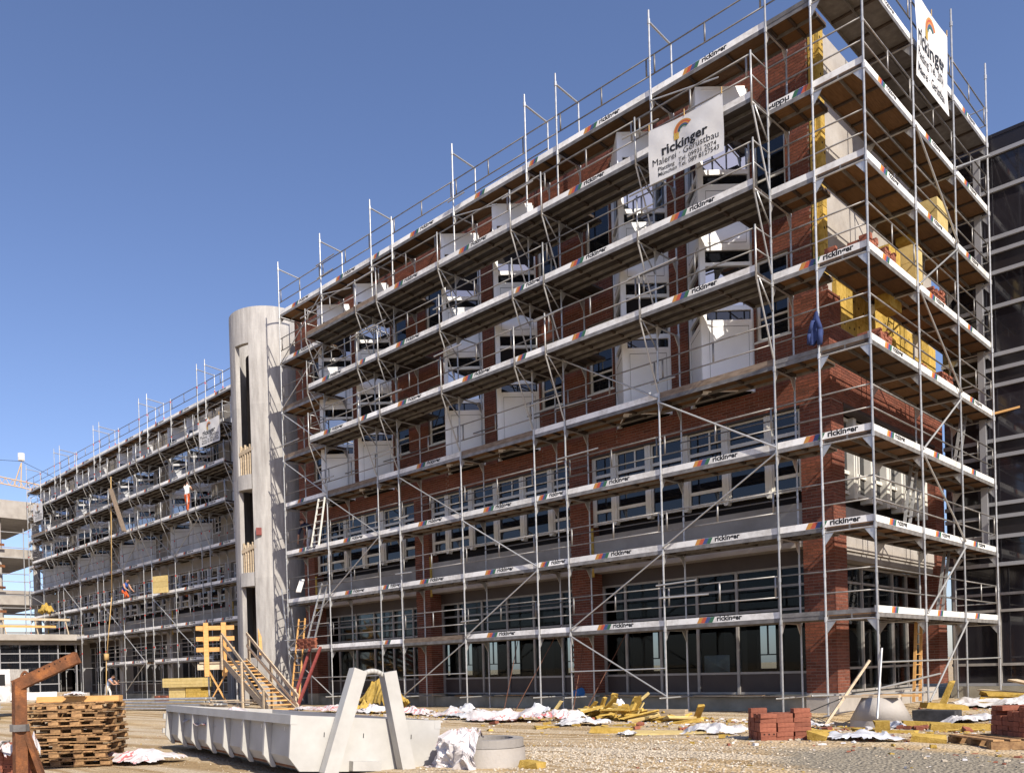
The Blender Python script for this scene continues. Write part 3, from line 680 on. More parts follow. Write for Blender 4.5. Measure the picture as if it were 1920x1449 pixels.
class Scaf:
    """P(s, o, z): s runs to the right as seen from outside, o outward"""
    def __init__(s, root, P, rz, red=False): s.root = root; s.P = P; s.rz = rz; s.red = red
    def put(s, name, me, S_, o, z): return place(name, me, s.root, s.P(S_, o, z), (0, 0, s.rz))
    def standard(s, S_, o, z0, z1): return s.put('standard', std_mesh(z0, z1, s.red), S_, o, 0)
    def toe(s, a, b_, o, z, kind): t_ = s.put('toe_board', toe_mesh(b_ - a, kind), a, o - .045, z + .005); t_.rotation_euler[0] = rnd.uniform(-.05, .02); return t_
    def guard(s, a, b_, o, z, posts=True): return s.put('guard_rail', guard_mesh(b_ - a, posts), a, o - .03, z)
    def deck(s, a, b_, o0, o1, z, n=2, kind='ply'):
        wd = (o0 - o1) / n
        for k in range(n): s.put('deck_plank', plank_mesh(b_ - a - .03, wd - .008, kind), a + .015, o0 - k * wd, z)
    def tube(s, name, A, B, r=.0242, k='steel'): return tube_obj(name, s.P(*A), s.P(*B), r, s.root, k)
def kinds(): return rnd.choices(('text', 'text', 'stripe', 'plain'), (6, 3, 1, 1))[0]
def front_scaffold(root, P, rz, pos, red, lv_top_frames, con, orx=(), miss=()):
    sc = Scaf(root, P, rz, red); W = 1.09; n = len(pos)
    for k, x in enumerate(pos):
        top = 18.5 if k in lv_top_frames else 17.4
        sc.standard(x, 0, -.02, top); sc.standard(x, -W, -.02, 18.15 if k in lv_top_frames else 16.25)
        if k in lv_top_frames: sc.tube('top_bar', (x, 0, 18.2), (x, -W, 18.1), .028)
        for l in range(8): sc.put('transom', FRM, x, 0, 2 * l + 2.3)
    cons = [5, 6, 7]
    for i, (a, b_) in enumerate(zip(pos[:-1], pos[1:])):
        long_ = b_ - a > 2
        for l in range(1, 9):
            z = 2 * l + .3
            inc = (con[0] <= i and i + 1 <= con[1])
            if (l, i) in miss: continue
            o = .8 if (l in cons and inc) else 0
            kd = kinds() if long_ else rnd.choice(('text', 'stripe', 'plain'))
            if rnd.random() < .06 or (not red and (l, i) in ((4, 7), (1, 3))): kd = 'wood'
            if o == 0:
                sc.deck(a, b_, -.03, -1.05, z, 2); sc.toe(a + .02, b_ - .02, 0, z, kd); sc.guard(a, b_, 0, z, long_)
            else:
                sc.deck(a, b_, .78, -.02, z, 2, 'plydark'); sc.deck(a, b_, -.04, -.36, z, 1, 'plydark')
                lo = a
                for xo in sorted(q for q in orx if a - 1.0 < q < b_ + 1.0) + [b_ + 1.02]:
                    if min(xo - 1.02, b_) - lo > .35: sc.deck(lo, min(xo - 1.02, b_), -.38, -1.05, z, 1, 'plydark')
                    lo = max(lo, xo + 1.02)
                sc.toe(a + .02, b_ - .02, .8, z, kd); sc.guard(a, b_, .8, z, long_)
    for k, x in enumerate(pos):
        if con[0] <= k <= con[1]:
            for l in cons:
                z = 2 * l + .3
                br = MB(); br.tube((0, 0, -.12), (0, -.8, -.12), .022, 0, 6); br.tube((0, 0, -.75), (0, -.66, -.14), .018, 0, 6); br.tube((0, -.8, -.2), (0, -.8, 1.06), .022, 0, 6)
                if k in (con[0], con[1]):
                    for zz in (.5, 1.0): br.tube((0, 0, zz), (0, -.8, zz), .016, 0, 6)
                if 'br%d' % (k in con) not in PB: PB['br%d' % (k in con)] = br.mesh('console_bracket', M['steel'], True)
                sc.put('console_bracket', PB['br%d' % (k in con)], x, 0, z)
                sc.tube('console_strut', (x, .8, z - .15), (x, .02, z - 1.85), .022)
    return sc
ms = thing('facade_scaffold', 'galvanised scaffold with white toe boards along the long brick front nearest the camera', 'scaffold', (-12.4, 0, 0))
POS = [-22.71, -19.78, -16.71, -15.56, -12.49, -9.42, -8.26, -5.19, -2.12]
NM = {10: 0, 9: 1, 8: 2, 7: 3, 6: 4, 5: 5, 4: 6, 3: 7, 2: 8}
SC = front_scaffold(ms, lambda s, o, z: (s, -o, z), 0.0, POS, False, (0, 1, 2, 4, 5, 6, 7), (1, 8), ORX)
for l in range(1, 9):                # return bay to the corner
    z = 2 * l + .3; SC.deck(-2.12, -1.13, -.03, -1.05, z, 2)
    SC.guard(-2.12, 0.0, 0, z, False)
    if l not in (1, 4, 8): SC.toe(-2.1, -.05, 0, z, {2: 'text', 3: 'text', 5: 'text', 6: 'plain', 7: 'flip'}[l])
    else: SC.put('toe_board', plank_mesh(2.05, .12, 'oldtimber'), -2.1, -.02, z + .1)
def mx(k): return POS[NM[k]]
for (a, za, b_, zb) in [(4, 2.2, 3, .45), (4, 2.35, 3, 4.2), (3, 4.35, 2, 6.2), (3, 8.2, 2, 6.35), (4, 10.2, 3, 8.3), (6, 6.2, 5, 4.35), (5, 4.2, 6, 2.35), (6, 2.2, 7, .45), (7, 8.2, 6, 6.35), (10, 10.2, 9, 8.35), (9, 8.2, 8, 6.35), (8, 6.2, 9, 4.35), (9, 4.2, 10, 2.35), (10, 2.2, 9, .45), (9, 10.3, 10, 12.2), (10, 14.2, 9, 16.1), (10, 12.3, 9, 14.1)]:
    SC.tube('brace', (mx(a), .04, za), (mx(b_), .04, zb), .022)
for k in range(34):                  # odd tubes clamped on by hand, ends sticking out
    i = rnd.randrange(len(POS) - 1); l = rnd.randrange(1, 9); zz = 2 * l + .3 + rnd.uniform(.35, 1.15); o = .86 if (5 <= l <= 7 and 1 <= i < 8) else .06; x = POS[i] - rnd.uniform(.1, .35)
    SC.tube('loose_tube', (x, o, zz), (x + rnd.uniform(.7, 1.5), o, zz + rnd.uniform(-.02, .04)), .0235)
for k in range(1, len(POS)):         # inner rails seen against the wall
    for l in (1, 2, 3, 4, 8):
        if rnd.random() < .55: SC.tube('inner_rail', (POS[k - 1], -1.06, 2 * l + 1.3), (POS[k], -1.06, 2 * l + 1.3), .018, 'steeldull')
for a, b_ in ((10, 8), (7, 6), (4, 3)): SC.tube('ledger', (mx(a), .03, 1.15), (mx(b_), .03, 1.18), .019)
for k in (2, 3, 4, 5, 6, 7, 8, 9): SC.tube('ledger', (mx(k), .35, .4), (mx(k) + .02, -1.3, .4), .022)
for x in (3, 6, 9): SC.tube('raking_tie', (mx(x), .04, 16.1), (mx(x) + 1.9, .04, 15.4 + .3), .02)
es = thing('end_scaffold', 'galvanised scaffold with bright white toe boards around the narrow end face at the near corner', 'scaffold', (-.5, 4.8, 0))
PE = lambda s, o, z: (o, s, z)
SE = Scaf(es, PE, math.pi / 2)
EP = [0.0, 3.196, 6.392, 9.588]
for k, y in enumerate(EP):
    SE.standard(y, 0, .5 if k == 0 else 0.0, 18.6); SE.standard(y, -1.09, 0, 17.6 if k else 18.4)
    for l in range(8): SE.put('transom', FRM, y, 0, 2 * l + 2.3)
for i, (a, b_) in enumerate(zip(EP[:-1], EP[1:])):
    for l in range(1, 9):
        z = 2 * l + .3
        if l < 8: SE.deck(a, b_, -.03, -1.05, z, 2)
        else: SE.deck(a, b_, -.03, -1.05, z, 2, 'steeldull')
        SE.toe(a + .02, b_ - .02, 0, z, 'stripe' if l == 1 else rnd.choice(('text', 'text', 'stripe')))
        SE.guard(a, b_, 0, z, l in (5, 7, 8) or i == 2)
for l in range(1, 9):
    z = 2 * l + .3
    for zz in (.5, 1.0): SE.tube('end_rail', (EP[3], -.02, z + zz), (EP[3], -1.07, z + zz), .018)
for (a, za, b_, zb) in [(2, 2.2, 1, .2), (1, 2.35, 2, 4.2), (1, 6.2, 2, 4.35), (1, 6.35, 2, 8.2), (2, 8.35, 1, 10.2), (1, 10.35, 2, 12.2), (2, 12.35, 1, 14.2), (2, 14.35, 3, 15.9)]:
    SE.tube('brace', (EP[a], .04, za), (EP[b_], .04, zb), .024)
SE.tube('ledger', (0, .03, 1.2), (EP[3], .03, 1.2), .019); SE.tube('ledger', (-.3, .04, .62), (4.0, .04, .86), .024)
SE.tube('ledger', (-.6, -1.2, .48), (3.6, .05, .42), .024)
SE.tube('raking_strut', (.05, .05, 1.5), (-.9, .25, .02), .024)
fs = thing('far_scaffold', 'galvanised scaffold with red collars along the bare grey block beyond the stair tower', 'scaffold', (-45, 2.95, 0))
POS2 = [-63.0, -59.9, -56.9, -55.8, -52.65, -49.57, -48.6, -45.55, -42.51, -41.4, -38.36, -35.2, -34.3, -31.2, -28.15]
miss = {(1, 0), (1, 1), (1, 2), (1, 3), (1, 4), (1, 5), (1, 8), (1, 12), (2, 0), (2, 1), (2, 2)}
FS = front_scaffold(fs, lambda s, o, z: (s, 2.95 - o, z), 0.0, POS2, True, (0, 2, 3, 5, 6, 8, 9, 11, 12), (1, 13), [c + q * 1.18 for c, _, _ in BAY2 for q in (1, -1)], miss=miss)
for (a, za, b_, zb) in [(6, 6.2, 7, 4.35), (7, 4.2, 8, 2.35), (3, 8.2, 4, 6.35), (9, 6.2, 10, 4.35), (10, 4.2, 11, 2.4), (0, 8.2, 2, 6.35), (12, 2.3, 11, .5), (8, 2.3, 7, .5), (4, 8.3, 5, 10.2), (4, 8.3, 3, 10.2), (7, 8.3, 8, 10.2), (7, 8.3, 6, 10.2), (10, 8.3, 11, 10.2), (10, 8.3, 9, 10.2)]:
    FS.tube('brace', (POS2[a], .04, za), (POS2[b_], .04, zb), .025)
for a, b_ in ((6, 8), (9, 12)): FS.tube('ledger', (POS2[a], .03, 1.15), (POS2[b_], .03, 1.15), .02)

# ---------------------------------------------------------------- banners
def banner(name, label, P0, ux, W_, H_, skew, lines, group=None, tilt=(0, 0)):
    """P0 top-left corner; ux horizontal unit vector as read; skew = extra drop of the right end"""
    root = thing(name, label, 'banner', P0, group); ux = Vector(ux); n = Vector((ux.y, -ux.x, 0))
    mb = MB(); nx_, nz_ = 24, 18
    def pt(u, v_, off=0):
        wv_ = .03 * math.sin(u * 9 + v_ * 3) * math.sin(v_ * math.pi) + .025 * math.sin(u * 17 - v_ * 7) * v_ * (1 - v_)
        return Vector(P0) + ux * (W_ * u) + Vector((0, 0, -H_ * v_ + skew * u - .06 * math.sin(u * math.pi) * (1 - v_))) + n * (wv_ + off)
    mb.add([pt(i / nx_, j / nz_) for j in range(nz_ + 1) for i in range(nx_ + 1)], [(j * (nx_ + 1) + i, j * (nx_ + 1) + i + 1, (j + 1) * (nx_ + 1) + i + 1, (j + 1) * (nx_ + 1) + i) for j in range(nz_) for i in range(nx_)])
    mb.build('cloth', M['banner'], root, True)
    lt = MB()
    def put(V, F, mi): lt.add([pt(x / W_, 1 - z / H_, .006 + .002 * (mi == 5)) for x, z in V], F, mi)
    for body, size, x, z, bold, sx in lines:
        V, F = text_mesh(body, size, bold); put([(x + v[0] * sx, z + v[1]) for v in V], F, 0)
    cx, cz, ro = W_ * .48, H_ * .75, H_ * .19      # rainbow arch
    for k, mi in enumerate((1, 2, 1, 3, 4)):
        r0, r1 = ro * (1 - k * .13), ro * (1 - (k + 1) * .13); V = []; ns = 12
        for q in range(ns + 1):
            a = math.pi * (1.0 - .82 * q / ns); V += [(cx + r1 * math.cos(a), cz + r1 * math.sin(a)), (cx + r0 * math.cos(a), cz + r0 * math.sin(a))]
        put(V, [(2 * q, 2 * q + 1, 2 * q + 3, 2 * q + 2) for q in range(ns)], mi)
    q = ro * .32; put([(cx - ro, cz - ro * .62), (cx - ro + q * 1.6, cz - ro * .62), (cx - ro + q * 1.6, cz), (cx - ro, cz)], [(0, 1, 2, 3)], 5)
    qx, qz = cx - ro + q * .8, cz - ro * .3
    for s in (1, -1): put([(qx - .3 * q, qz - s * .3 * q - .04 * H_ / 2), (qx - .2 * q, qz - s * .4 * q - .04 * H_ / 2), (qx + .3 * q, qz + s * .3 * q - .04 * H_ / 2), (qx + .2 * q, qz + s * .4 * q - .04 * H_ / 2)], [(0, 1, 2, 3)], 0)
    lt.build('lettering', [M['black'], M['s1'], M['s2'], M['s3'], M['s4'], M['insul']], root)
    for u in (0.01, .5, .99):
        kx = MB(); a = pt(u, .01); kx.tube(a, a + Vector((0, 0, .16)), .014, 0, 6); kx.build('tie', M['rope'], root)
    return root
def lines4(W_, H_):
    k = W_ / 2.5
    return [('rickinger', .43 * k, .44 * k, H_ * .45, .012 * k, 1.0), ('Malerei · Gerüstbau', .30 * k, .12 * k, H_ * .30, .0, .92), ('Plattling', .19 * k, .30 * k, H_ * .18, .001, .95), ('Tel. 09931 2074', .205 * k, 1.02 * k, H_ * .18, .001, .92), ('München', .19 * k, .30 * k, H_ * .08, .001, .95), ('Tel. 089 8127543', .205 * k, 1.02 * k, H_ * .08, .001, .92)]
banner('banner', 'white banner with phone numbers hung on the upper decks of the brick front', (-4.72, -.93, 14.72), (1, 0, 0), 1.97, 1.36, -.06, lines4(1.97, 1.36), 'scaffold firm banners')
banner('banner', 'white banner with curled lower edge high on the end scaffold, cut by the frame top', (.10, 3.15, 17.45), (0, 1, 0), 2.5, 2.1, .02, [('rickinger', .56, .10, .92, .014, .98), ('Plattling Tel. 2074', .33, .12, .56, .003, .80), ('Malerei · Gerüstbau', .33, .12, .18, .003, .76)], 'scaffold firm banners')
banner('banner', 'white banner on the far scaffold just left of the round stair tower', (-33.35, 1.98, 14.65), (1, 0, 0), 2.1, 1.3, -.05, lines4(2.1, 1.3), 'scaffold firm banners')
banner('banner', 'small white banner at the far left end of the scaffold', (-58.75, 1.98, 14.55), (1, 0, 0), 1.9, 1.3, -.05, lines4(1.9, 1.3), 'scaffold firm banners')

# ---------------------------------------------------------------- skip (roll-off container)
sk = thing('skip_container', 'long pale grey skip with side ribs and a hook frame at its front', 'skip', (-6.6, -12.0, 0))
A0 = Vector((-3.2, -13.36, -.08)); ax = Vector((-.976, .217, 0)).normalized(); bx_ = Vector((.217, .976, -.084)).normalized(); ax = (ax - bx_ * ax.dot(bx_)).normalized(); ux_ = bx_.cross(ax) * -1
if ux_.z < 0: ux_ = -ux_
SL, SW, SH = 7.2, 2.5, .80
KS = .93; A0 = Vector((6.92137, -20.1806, 1.28883)).lerp(A0, KS)
def sp(l, w_, h): return A0 + (ax * l + bx_ * w_ + ux_ * h) * KS
def sbox(mb, l0, l1, w0, w1, h0, h1, mi=0): mb.obox(sp((l0 + l1) / 2, (w0 + w1) / 2, (h0 + h1) / 2), ax * ((l1 - l0) / 2 * KS), bx_ * ((w1 - w0) / 2 * KS), ux_ * ((h1 - h0) / 2 * KS), mi)
def sprism(mb, poly, l0, l1, mi=0):      # poly in (w, h)
    n = len(poly); mb.add([sp(l0, u, v_) for u, v_ in poly] + [sp(l1, u, v_) for u, v_ in poly], [tuple(range(n))[::-1], tuple(range(n, 2 * n))] + [(k, (k + 1) % n, n + (k + 1) % n, n + k) for k in range(n)], mi)
b1 = MB(); sprism(b1, [(.17, 0), (SW - .17, 0), (SW, .19), (SW, SH), (0, SH), (0, .19)], 0, .05); b1.build('front_panel', M['skip'], sk)
b1 = MB(); sprism(b1, [(.17, 0), (SW - .17, 0), (SW - .03, .19), (SW - .03, SH), (.03, SH), (.03, .19)], SL - .05, SL)
sbox(b1, SL, SL + .05, .1, .2, .1, .3); sbox(b1, SL, SL + .06, -.05, .12, .5, .62); sbox(b1, SL, SL + .06, -.05, .12, .2, .3); b1.build('rear_door', M['skip'], sk)
b1 = MB(); sbox(b1, .05, SL - .05, .2, SW - .2, 0.02, .06); b1.build('floor', M['rust'], sk)
for sgn, w0 in ((1, 0.0), (-1, SW)):
    b1 = MB(); e = .11 * sgn
    sprism(b1, [(w0 + e, .19), (w0 + e + .03 * sgn, .19), (w0 + e + .03 * sgn, SH - .1), (w0 + e, SH - .1)], .05, SL - .05)
    sprism(b1, [(w0 + e, .19), (w0 + .23 * sgn, .01), (w0 + .26 * sgn, .04), (w0 + e + .03 * sgn, .19)], .05, SL - .05)
    o = b1.build('side_panel', M['skip'], sk)
    b1 = MB(); sprism(b1, [(w0 - .01 * sgn, SH - .13), (w0 + .10 * sgn, SH - .13), (w0 + .10 * sgn, SH + .003), (w0 - .01 * sgn, SH + .003)], -.005, SL - .02); b1.build('top_rail', M['skip'], o)
    for k in range(8):
        l = .02 + k * (SL - .12) / 7.0; r_ = MB()
        if 0 < k: sprism(r_, [(w0 - .005 * sgn, SH - .13), (w0 + .108 * sgn, SH - .13), (w0 + .108 * sgn, .19), (w0 + .2 * sgn, .012), (w0 + .2 * sgn, -.02), (w0 + .15 * sgn, -.02), (w0 - .005 * sgn, .16)], l, l + .07); r_.build('rib', M['skip'], o)
hk = MB()
for wa, wb in ((.55, .98), (1.86, 1.47)):
    p, q = sp(-.16, wa, -.03), sp(-.10, wb, 1.50); hk.beam(p, q, .20, .17, 0, bx_ if False else ax)
sbox(hk, -.26, -.02, .44, .66, -.06, -.02); sbox(hk, -.26, -.02, 1.76, 1.98, -.06, -.02); hk.build('hook_frame', M['skip'], sk)
hb_ = MB(); pts = [sp(-.12, .98 + .49 * t_, 1.40 + .10 * math.sin(math.pi * t_) - (.05 if t_ in (0, 1) else 0)) for t_ in [k / 8 for k in range(9)]]
hb_.path(pts, .036, 0, 8); hb_.build('hook_bar', M['skip'], sk, True)
b1 = MB(); sbox(b1, -.14, -.002, .95, 1.42, .02, .16); b1.build('lock_box', M['skip'], sk)
b1 = MB()
for w_ in (.55, .88): sbox(b1, .1, SL - .1, w_ + .2, w_ + .32, -.16, .018)
b1.build('skid', M['steeldull'], sk)
for w_, h in ((.52, .50), (1.16, .50), (1.98, .50)):
    b1 = MB(); sbox(b1, -.004, 0, w_, w_ + .012, h, h + .07); b1.build('mark', M['black'], sk)
for k in range(7):
    l = .5 + k * .98; b1 = MB(); sbox(b1, l, l + .015, .1065, .1095, .56, .62); b1.build('mark', M['white'], sk)
b1 = MB(); V, F = text_mesh('2', .16, .004); b1.add([sp(.32 - v[0], .1085, .38 + v[1]) for v in V], F); b1.build('mark', M['black'], sk)

# ---------------------------------------------------------------- crumpled sheets
def sheet(name, label, cx, cy, W_, D_, hgt, seed, mt_, group=None, base=None, rot=0.0, cat='plastic sheet', n=46):
    """thin crumpled foil: sharp creases, ragged outline, folds that stand up"""
    mb = MB(); ca, sa = math.cos(rot), math.sin(rot); P = []; F = []; ok = {}
    def ridge(q): return math.exp(-(noise.noise(q) * 4.2) ** 2)
    for j in range(n + 1):
        for i in range(n + 1):
            u, v_ = i / n - .5, j / n - .5
            th = math.atan2(v_, u); rim = .42 + .16 * noise.noise(Vector((math.cos(th) * 1.6, math.sin(th) * 1.6, seed))) + .07 * noise.noise(Vector((math.cos(th) * 6, math.sin(th) * 6, seed)))
            r = math.hypot(u, v_); ok[(i, j)] = r < rim
            x, y = u * W_ + .05 * noise.noise(Vector((u * 9, v_ * 9, seed))), v_ * D_ + .05 * noise.noise(Vector((v_ * 9, u * 9, seed + 3)))
            x, y = cx + x * ca - y * sa, cy + x * sa + y * ca
            e = max(0.0, 1 - (r / max(rim, .05)) ** 2)
            q = Vector((x * .9, y * .9, seed)); k = 1.3 / max(W_, .6) + .5
            h = hgt * (.70 * ridge(q * k) * (.3 + .7 * e) + .42 * ridge(q * 2.1 * k) * (.2 + .8 * e ** .5) + .14 * ridge(q * 4.5 * k) + .6 * max(0, noise.noise(q * .9 * k)) * e) * .75
            bz = gz(x, y) if base is None else base
            P.append((x, y, bz + .008 + max(h, 0)))
    for j in range(n):
        for i in range(n):
            if all(ok[c] for c in ((i, j), (i + 1, j), (i + 1, j + 1), (i, j + 1))):
                a, b_, c, d = j * (n + 1) + i, j * (n + 1) + i + 1, (j + 1) * (n + 1) + i + 1, (j + 1) * (n + 1) + i
                F += [(a, b_, c), (a, c, d)] if (i + j) % 2 else [(a, b_, d), (b_, c, d)]
    mb.add(P, F)
    ob = place(name, mb.mesh(name, M[mt_], False, (cx, cy, 0)), None, (cx, cy, 0)); tag(ob, label, cat, group)
    return ob
G1 = 'crumpled plastic sheets'
sheet('plastic_sheet', 'crumpled white plastic sheet with red print on the dirt left of the skip', -7.15, -13.75, 1.9, 1.0, .30, 3.1, 'printplastic', G1, rot=.75)
sheet('plastic_sheet', 'wide heap of crumpled printed sheets behind the concrete ring, left of the yellow heap', -7.3, -3.9, 3.6, 1.6, .42, 5.7, 'printplastic', G1)
sheet('plastic_sheet', 'second printed heap further back between the skip corner and the second pillar', -10.2, -2.6, 3.0, 1.3, .34, 7.7, 'printplastic', G1)
sheet('plastic_sheet', 'flattened pale sheet between the printed heap and the yellow insulation heap', -4.8, -4.3, 1.7, 1.1, .26, 8.2, 'plastic', G1, rot=.4)
sheet('plastic_sheet', 'low printed sheet behind the skip, under the leaning red beams', -17.0, -2.6, 4.6, 1.3, .34, 11.4, 'printplastic', G1)
sheet('plastic_sheet', 'torn bluish white sheet just left of the low brick pile', -.25, -6.7, 1.3, .8, .24, 13.9, 'plastic', G1)
sheet('plastic_sheet', 'white sheet lying between the low brick pile and the corner pillar base', -.3, -3.2, 1.5, .9, .30, 16.3, 'plastic', G1)
sheet('plastic_sheet', 'grey clear film bundle in front of the concrete manhole cone', 2.1, -7.1, 1.4, .7, .20, 18.8, 'film', G1, rot=.7)
sheet('plastic_sheet', 'bright white sheet right of the manhole cone beside the black tub', 1.5, .3, 1.5, .9, .28, 21.5, 'plastic', G1, rot=.5)
sheet('plastic_sheet', 'long white sheets under the planks at the right edge', 1.3, 5.0, 3.4, 2.0, .36, 24.4, 'plastic', G1, rot=.9)
sheet('plastic_sheet', 'small bright sheet behind the skip seen through the hook frame', -14.6, -2.3, 1.5, .9, .36, 27.2, 'plastic', G1)
sheet('plastic_sheet', 'tiny white scrap near the flat yellow sheet', -1.9, -6.9, .5, .4, .14, 31.2, 'plastic', G1)
sheet('plastic_sheet', 'white bag on the top of the pallet stack', -7.9, -14.6, .6, .4, .14, 33.2, 'printplastic', None, base=1.03)
sheet('plastic_sheet', 'pink printed plastic hanging at the left edge beside the rusty post', -6.75, -15.95, .7, .7, .7, 36.2, 'printplastic', None, base=.05)
sheet('plastic_sheet', 'pale heap of printed sheets inside the far end of the skip', -7.3, -12.2, 4.0, 1.4, .30, 38.4, 'printplastic', None, base=.42, rot=-.2)
for k, (x, y, w_, d_, h_, mt_, lb_) in enumerate(((-12.6, -2.4, 2.6, 1.3, .36, 'printplastic', 'printed sheet in the rubbish strip nearest the hook frame'), (-9.0, -3.6, 2.0, 1.0, .30, 'film', 'clear grey film between the two printed heaps'), (-6.0, -3.2, 1.6, .9, .34, 'printplastic', 'printed sheet touching the left end of the yellow heap'), (-8.6, -1.2, 1.1, .7, .4, 'film', 'clear film caught at the base of the second brick pillar'), (-5.9, -1.3, .9, .6, .5, 'film', 'clear film standing up behind the yellow heap'), (-11.4, -1.3, 1.4, .8, .35, 'film', 'clear film at the plinth left of the second pillar'), (2.6, 3.4, 2.4, 1.6, .34, 'plastic', 'second white sheet nearer the sloping plank'), (.9, -2.0, 1.0, .6, .2, 'film', 'wisp of clear film at the right foot of the cone'))):
    sheet('plastic_sheet', lb_, x, y, w_, d_, h_, 60.3 + 2.7 * k, mt_, G1, rot=.3 * k)
rub = MB(); r3 = random.Random(21)
for k in range(5200):
    if k < 3600: x = r3.uniform(-19, 4.5); y = -1.0 - abs(r3.gauss(0, 1.7))
    elif k < 4500: x = r3.uniform(-.5, 4.5); y = r3.uniform(-8.5, 5)
    else: x = r3.uniform(-14, 4); y = r3.uniform(-13, -5)
    if -2.9 < y - 0 and x < -17.5 : continue
    mi = r3.choices((0, 1, 2, 3, 4, 5), (5, 4, 3, 3, 3, 4))[0]; s_ = r3.uniform(.015, .06) * (1.0 if k < 4500 else .6) * (1.3 if mi in (0, 2) else 1); a = r3.uniform(0, 6.28); asp = r3.uniform(.25, 1); z = gz(x, y); h = s_ * r3.uniform(.1, .55)
    ux, uy = math.cos(a) * s_, math.sin(a) * s_; vx, vy = -math.sin(a) * s_ * asp, math.cos(a) * s_ * asp; j_ = [r3.uniform(.5, 1.2) for _ in range(4)]
    P = [(x + ux * j_[0], y + uy * j_[0], z), (x + vx * j_[1], y + vy * j_[1], z), (x - ux * j_[2], y - uy * j_[2], z), (x - vx * j_[3], y - vy * j_[3], z)]
    P += [(p[0] * .85 + x * .15, p[1] * .85 + y * .15, z + h * r3.uniform(.6, 1.5)) for p in P]
    rub.add(P, [(4, 5, 6, 7), (0, 1, 5, 4), (1, 2, 6, 5), (2, 3, 7, 6), (3, 0, 4, 7)], mi, r3.random())
tag(rub.build('rubble', [M['insul'], M['brickloose'], M['plastic'], M['oldtimber'], M['plinth'], M['stone']]), 'small mixed rubble of bricks, foil, wood and yellow flakes along the building', 'rubble', None, 'stuff')
sheet('insulation_heap', 'crumpled heap of brownish yellow insulation seen through the hook frame', -15.9, -.6, 2.6, 1.6, 1.0, 41.4, 'insul', None, cat='insulation heap')
sheet('insulation_heap', 'low torn yellow insulation before the brownish heap', -15.6, -1.9, 2.0, .9, .45, 44.4, 'insul', None, cat='insulation heap')
sheet('insulation_heap', 'lumpy yellow wool at the left end of the far scaffold', -58.2, 2.4, 3.0, 1.1, .9, 47.4, 'insul', None, base=6.31, cat='insulation heap')

# ---------------------------------------------------------------- concrete ring and cone
RX, RY, RZ = -1.2, -11.35, -.10
rg = thing('concrete_ring', 'round concrete manhole ring with printed plastic draped over its left side', 'concrete ring', (RX, RY, RZ))
mb = MB(); mb.tube((RX, RY, RZ - .08), (RX, RY, RZ + .31), .53, 0, 32, .515, False); mb.build('barrel', M['concrete'], rg, True)
mb = MB()
for k in range(32):
    a0, a1 = 2 * math.pi * k / 32, 2 * math.pi * (k + 1) / 32
    P = [(RX + r * math.cos(a), RY + r * math.sin(a), z) for z in (RZ + .315, RZ + .43) for r in (.36, .50) for a in (a0, a1)]
    mb.add(P, [(0, 1, 3, 2), (4, 6, 7, 5), (2, 3, 7, 6), (1, 0, 4, 5)])
mb.build('collar', M['greyblock'], rg)
mb = MB(); n = 48; P = []; F = []
for j in range(n + 1):
    for i in range(n + 1):
        u, v_ = i / n, j / n; a = 3.0 + u * 2.2; r = .18 + v_ * (.75 + .25 * noise.noise(Vector((u * 5, 3, 1)))); q = Vector((u * 7, v_ * 5, 2.2))
        w_ = .13 * (1 - min(1, abs(noise.noise(q)) * 2.2)) + .07 * (1 - min(1, abs(noise.noise(q * 2.4)) * 2.2))
        if r < .54: z = .44 + w_ * .7; rr = r
        else: z = .44 - (r - .54) * 1.9 + w_ * .2; rr = .545 + (r - .54) * .45 + w_ * .9
        P.append((RX + rr * math.cos(a), RY + rr * math.sin(a), RZ + max(z, .01 + w_ * .3)))
for j in range(n):
    for i in range(n):
        a, b_, c, d = j * (n + 1) + i, j * (n + 1) + i + 1, (j + 1) * (n + 1) + i + 1, (j + 1) * (n + 1) + i; F += [(a, b_, c), (a, c, d)]
mb.add(P, F); tag(mb.build('plastic_sheet', M['printplastic']), 'printed plastic sheet draped over the concrete ring', 'plastic sheet')
cn = thing('manhole_cone', 'concrete manhole cone with planks on top under the corner scaffold pole', 'concrete cone', (.05, -.1, 0))
mb = MB(); mb.tube((.05, -.1, -.6), (.05, -.1, -.05), .62, 0, 32, .60, False); mb.tube((.05, -.1, -.05), (.05, -.1, .44), .60, 0, 32, .36, True); mb.build('shell', M['concrete'], cn, True)
def plank(label, p, q, w_=.2, h=.035, m_='oldtimber', name='plank', cat='plank', group='loose planks on the site'):
    mb = MB(); p, q = Vector(p), Vector(q); c = (p + q) / 2; mb.beam(p - c, q - c, w_, h)
    return tag(place(name, mb.mesh(name, M[m_]), None, c), label, cat, group)
plank('dark plank across the front top of the manhole cone', (-.62, -.38, .465), (.5, -.30, .465), .22, .05)
plank('thin light plank on top of the manhole cone', (-.35, -.02, .47), (.75, .12, .47), .25, .04, 'timber')
plank('long pale plank sloping down at the right edge beside the white sheets', (1.0, 6.4, .62), (4.2, 3.2, .02), .24, .05, 'oldtimber')
plank('grey plank lying under the sloping one at the right edge', (.2, 6.8, .35), (3.6, 4.4, .18), .22, .04, 'oldtimber')
plank('wooden pole leaning on the manhole cone from the left', (-.9, -.75, -.2), (-.15, -.1, 1.25), .05, .05, 'oldtimber', 'wooden_pole', 'pole', None)
for k in range(3): plank('long thin board lying along the plinth between the first two brick pillars', (-7.9 + k * 2.0, 1.36, .40), (-5.6 + k * 2.0, 1.34, .40), .16, .03, 'oldtimber', group='boards on the plinth')
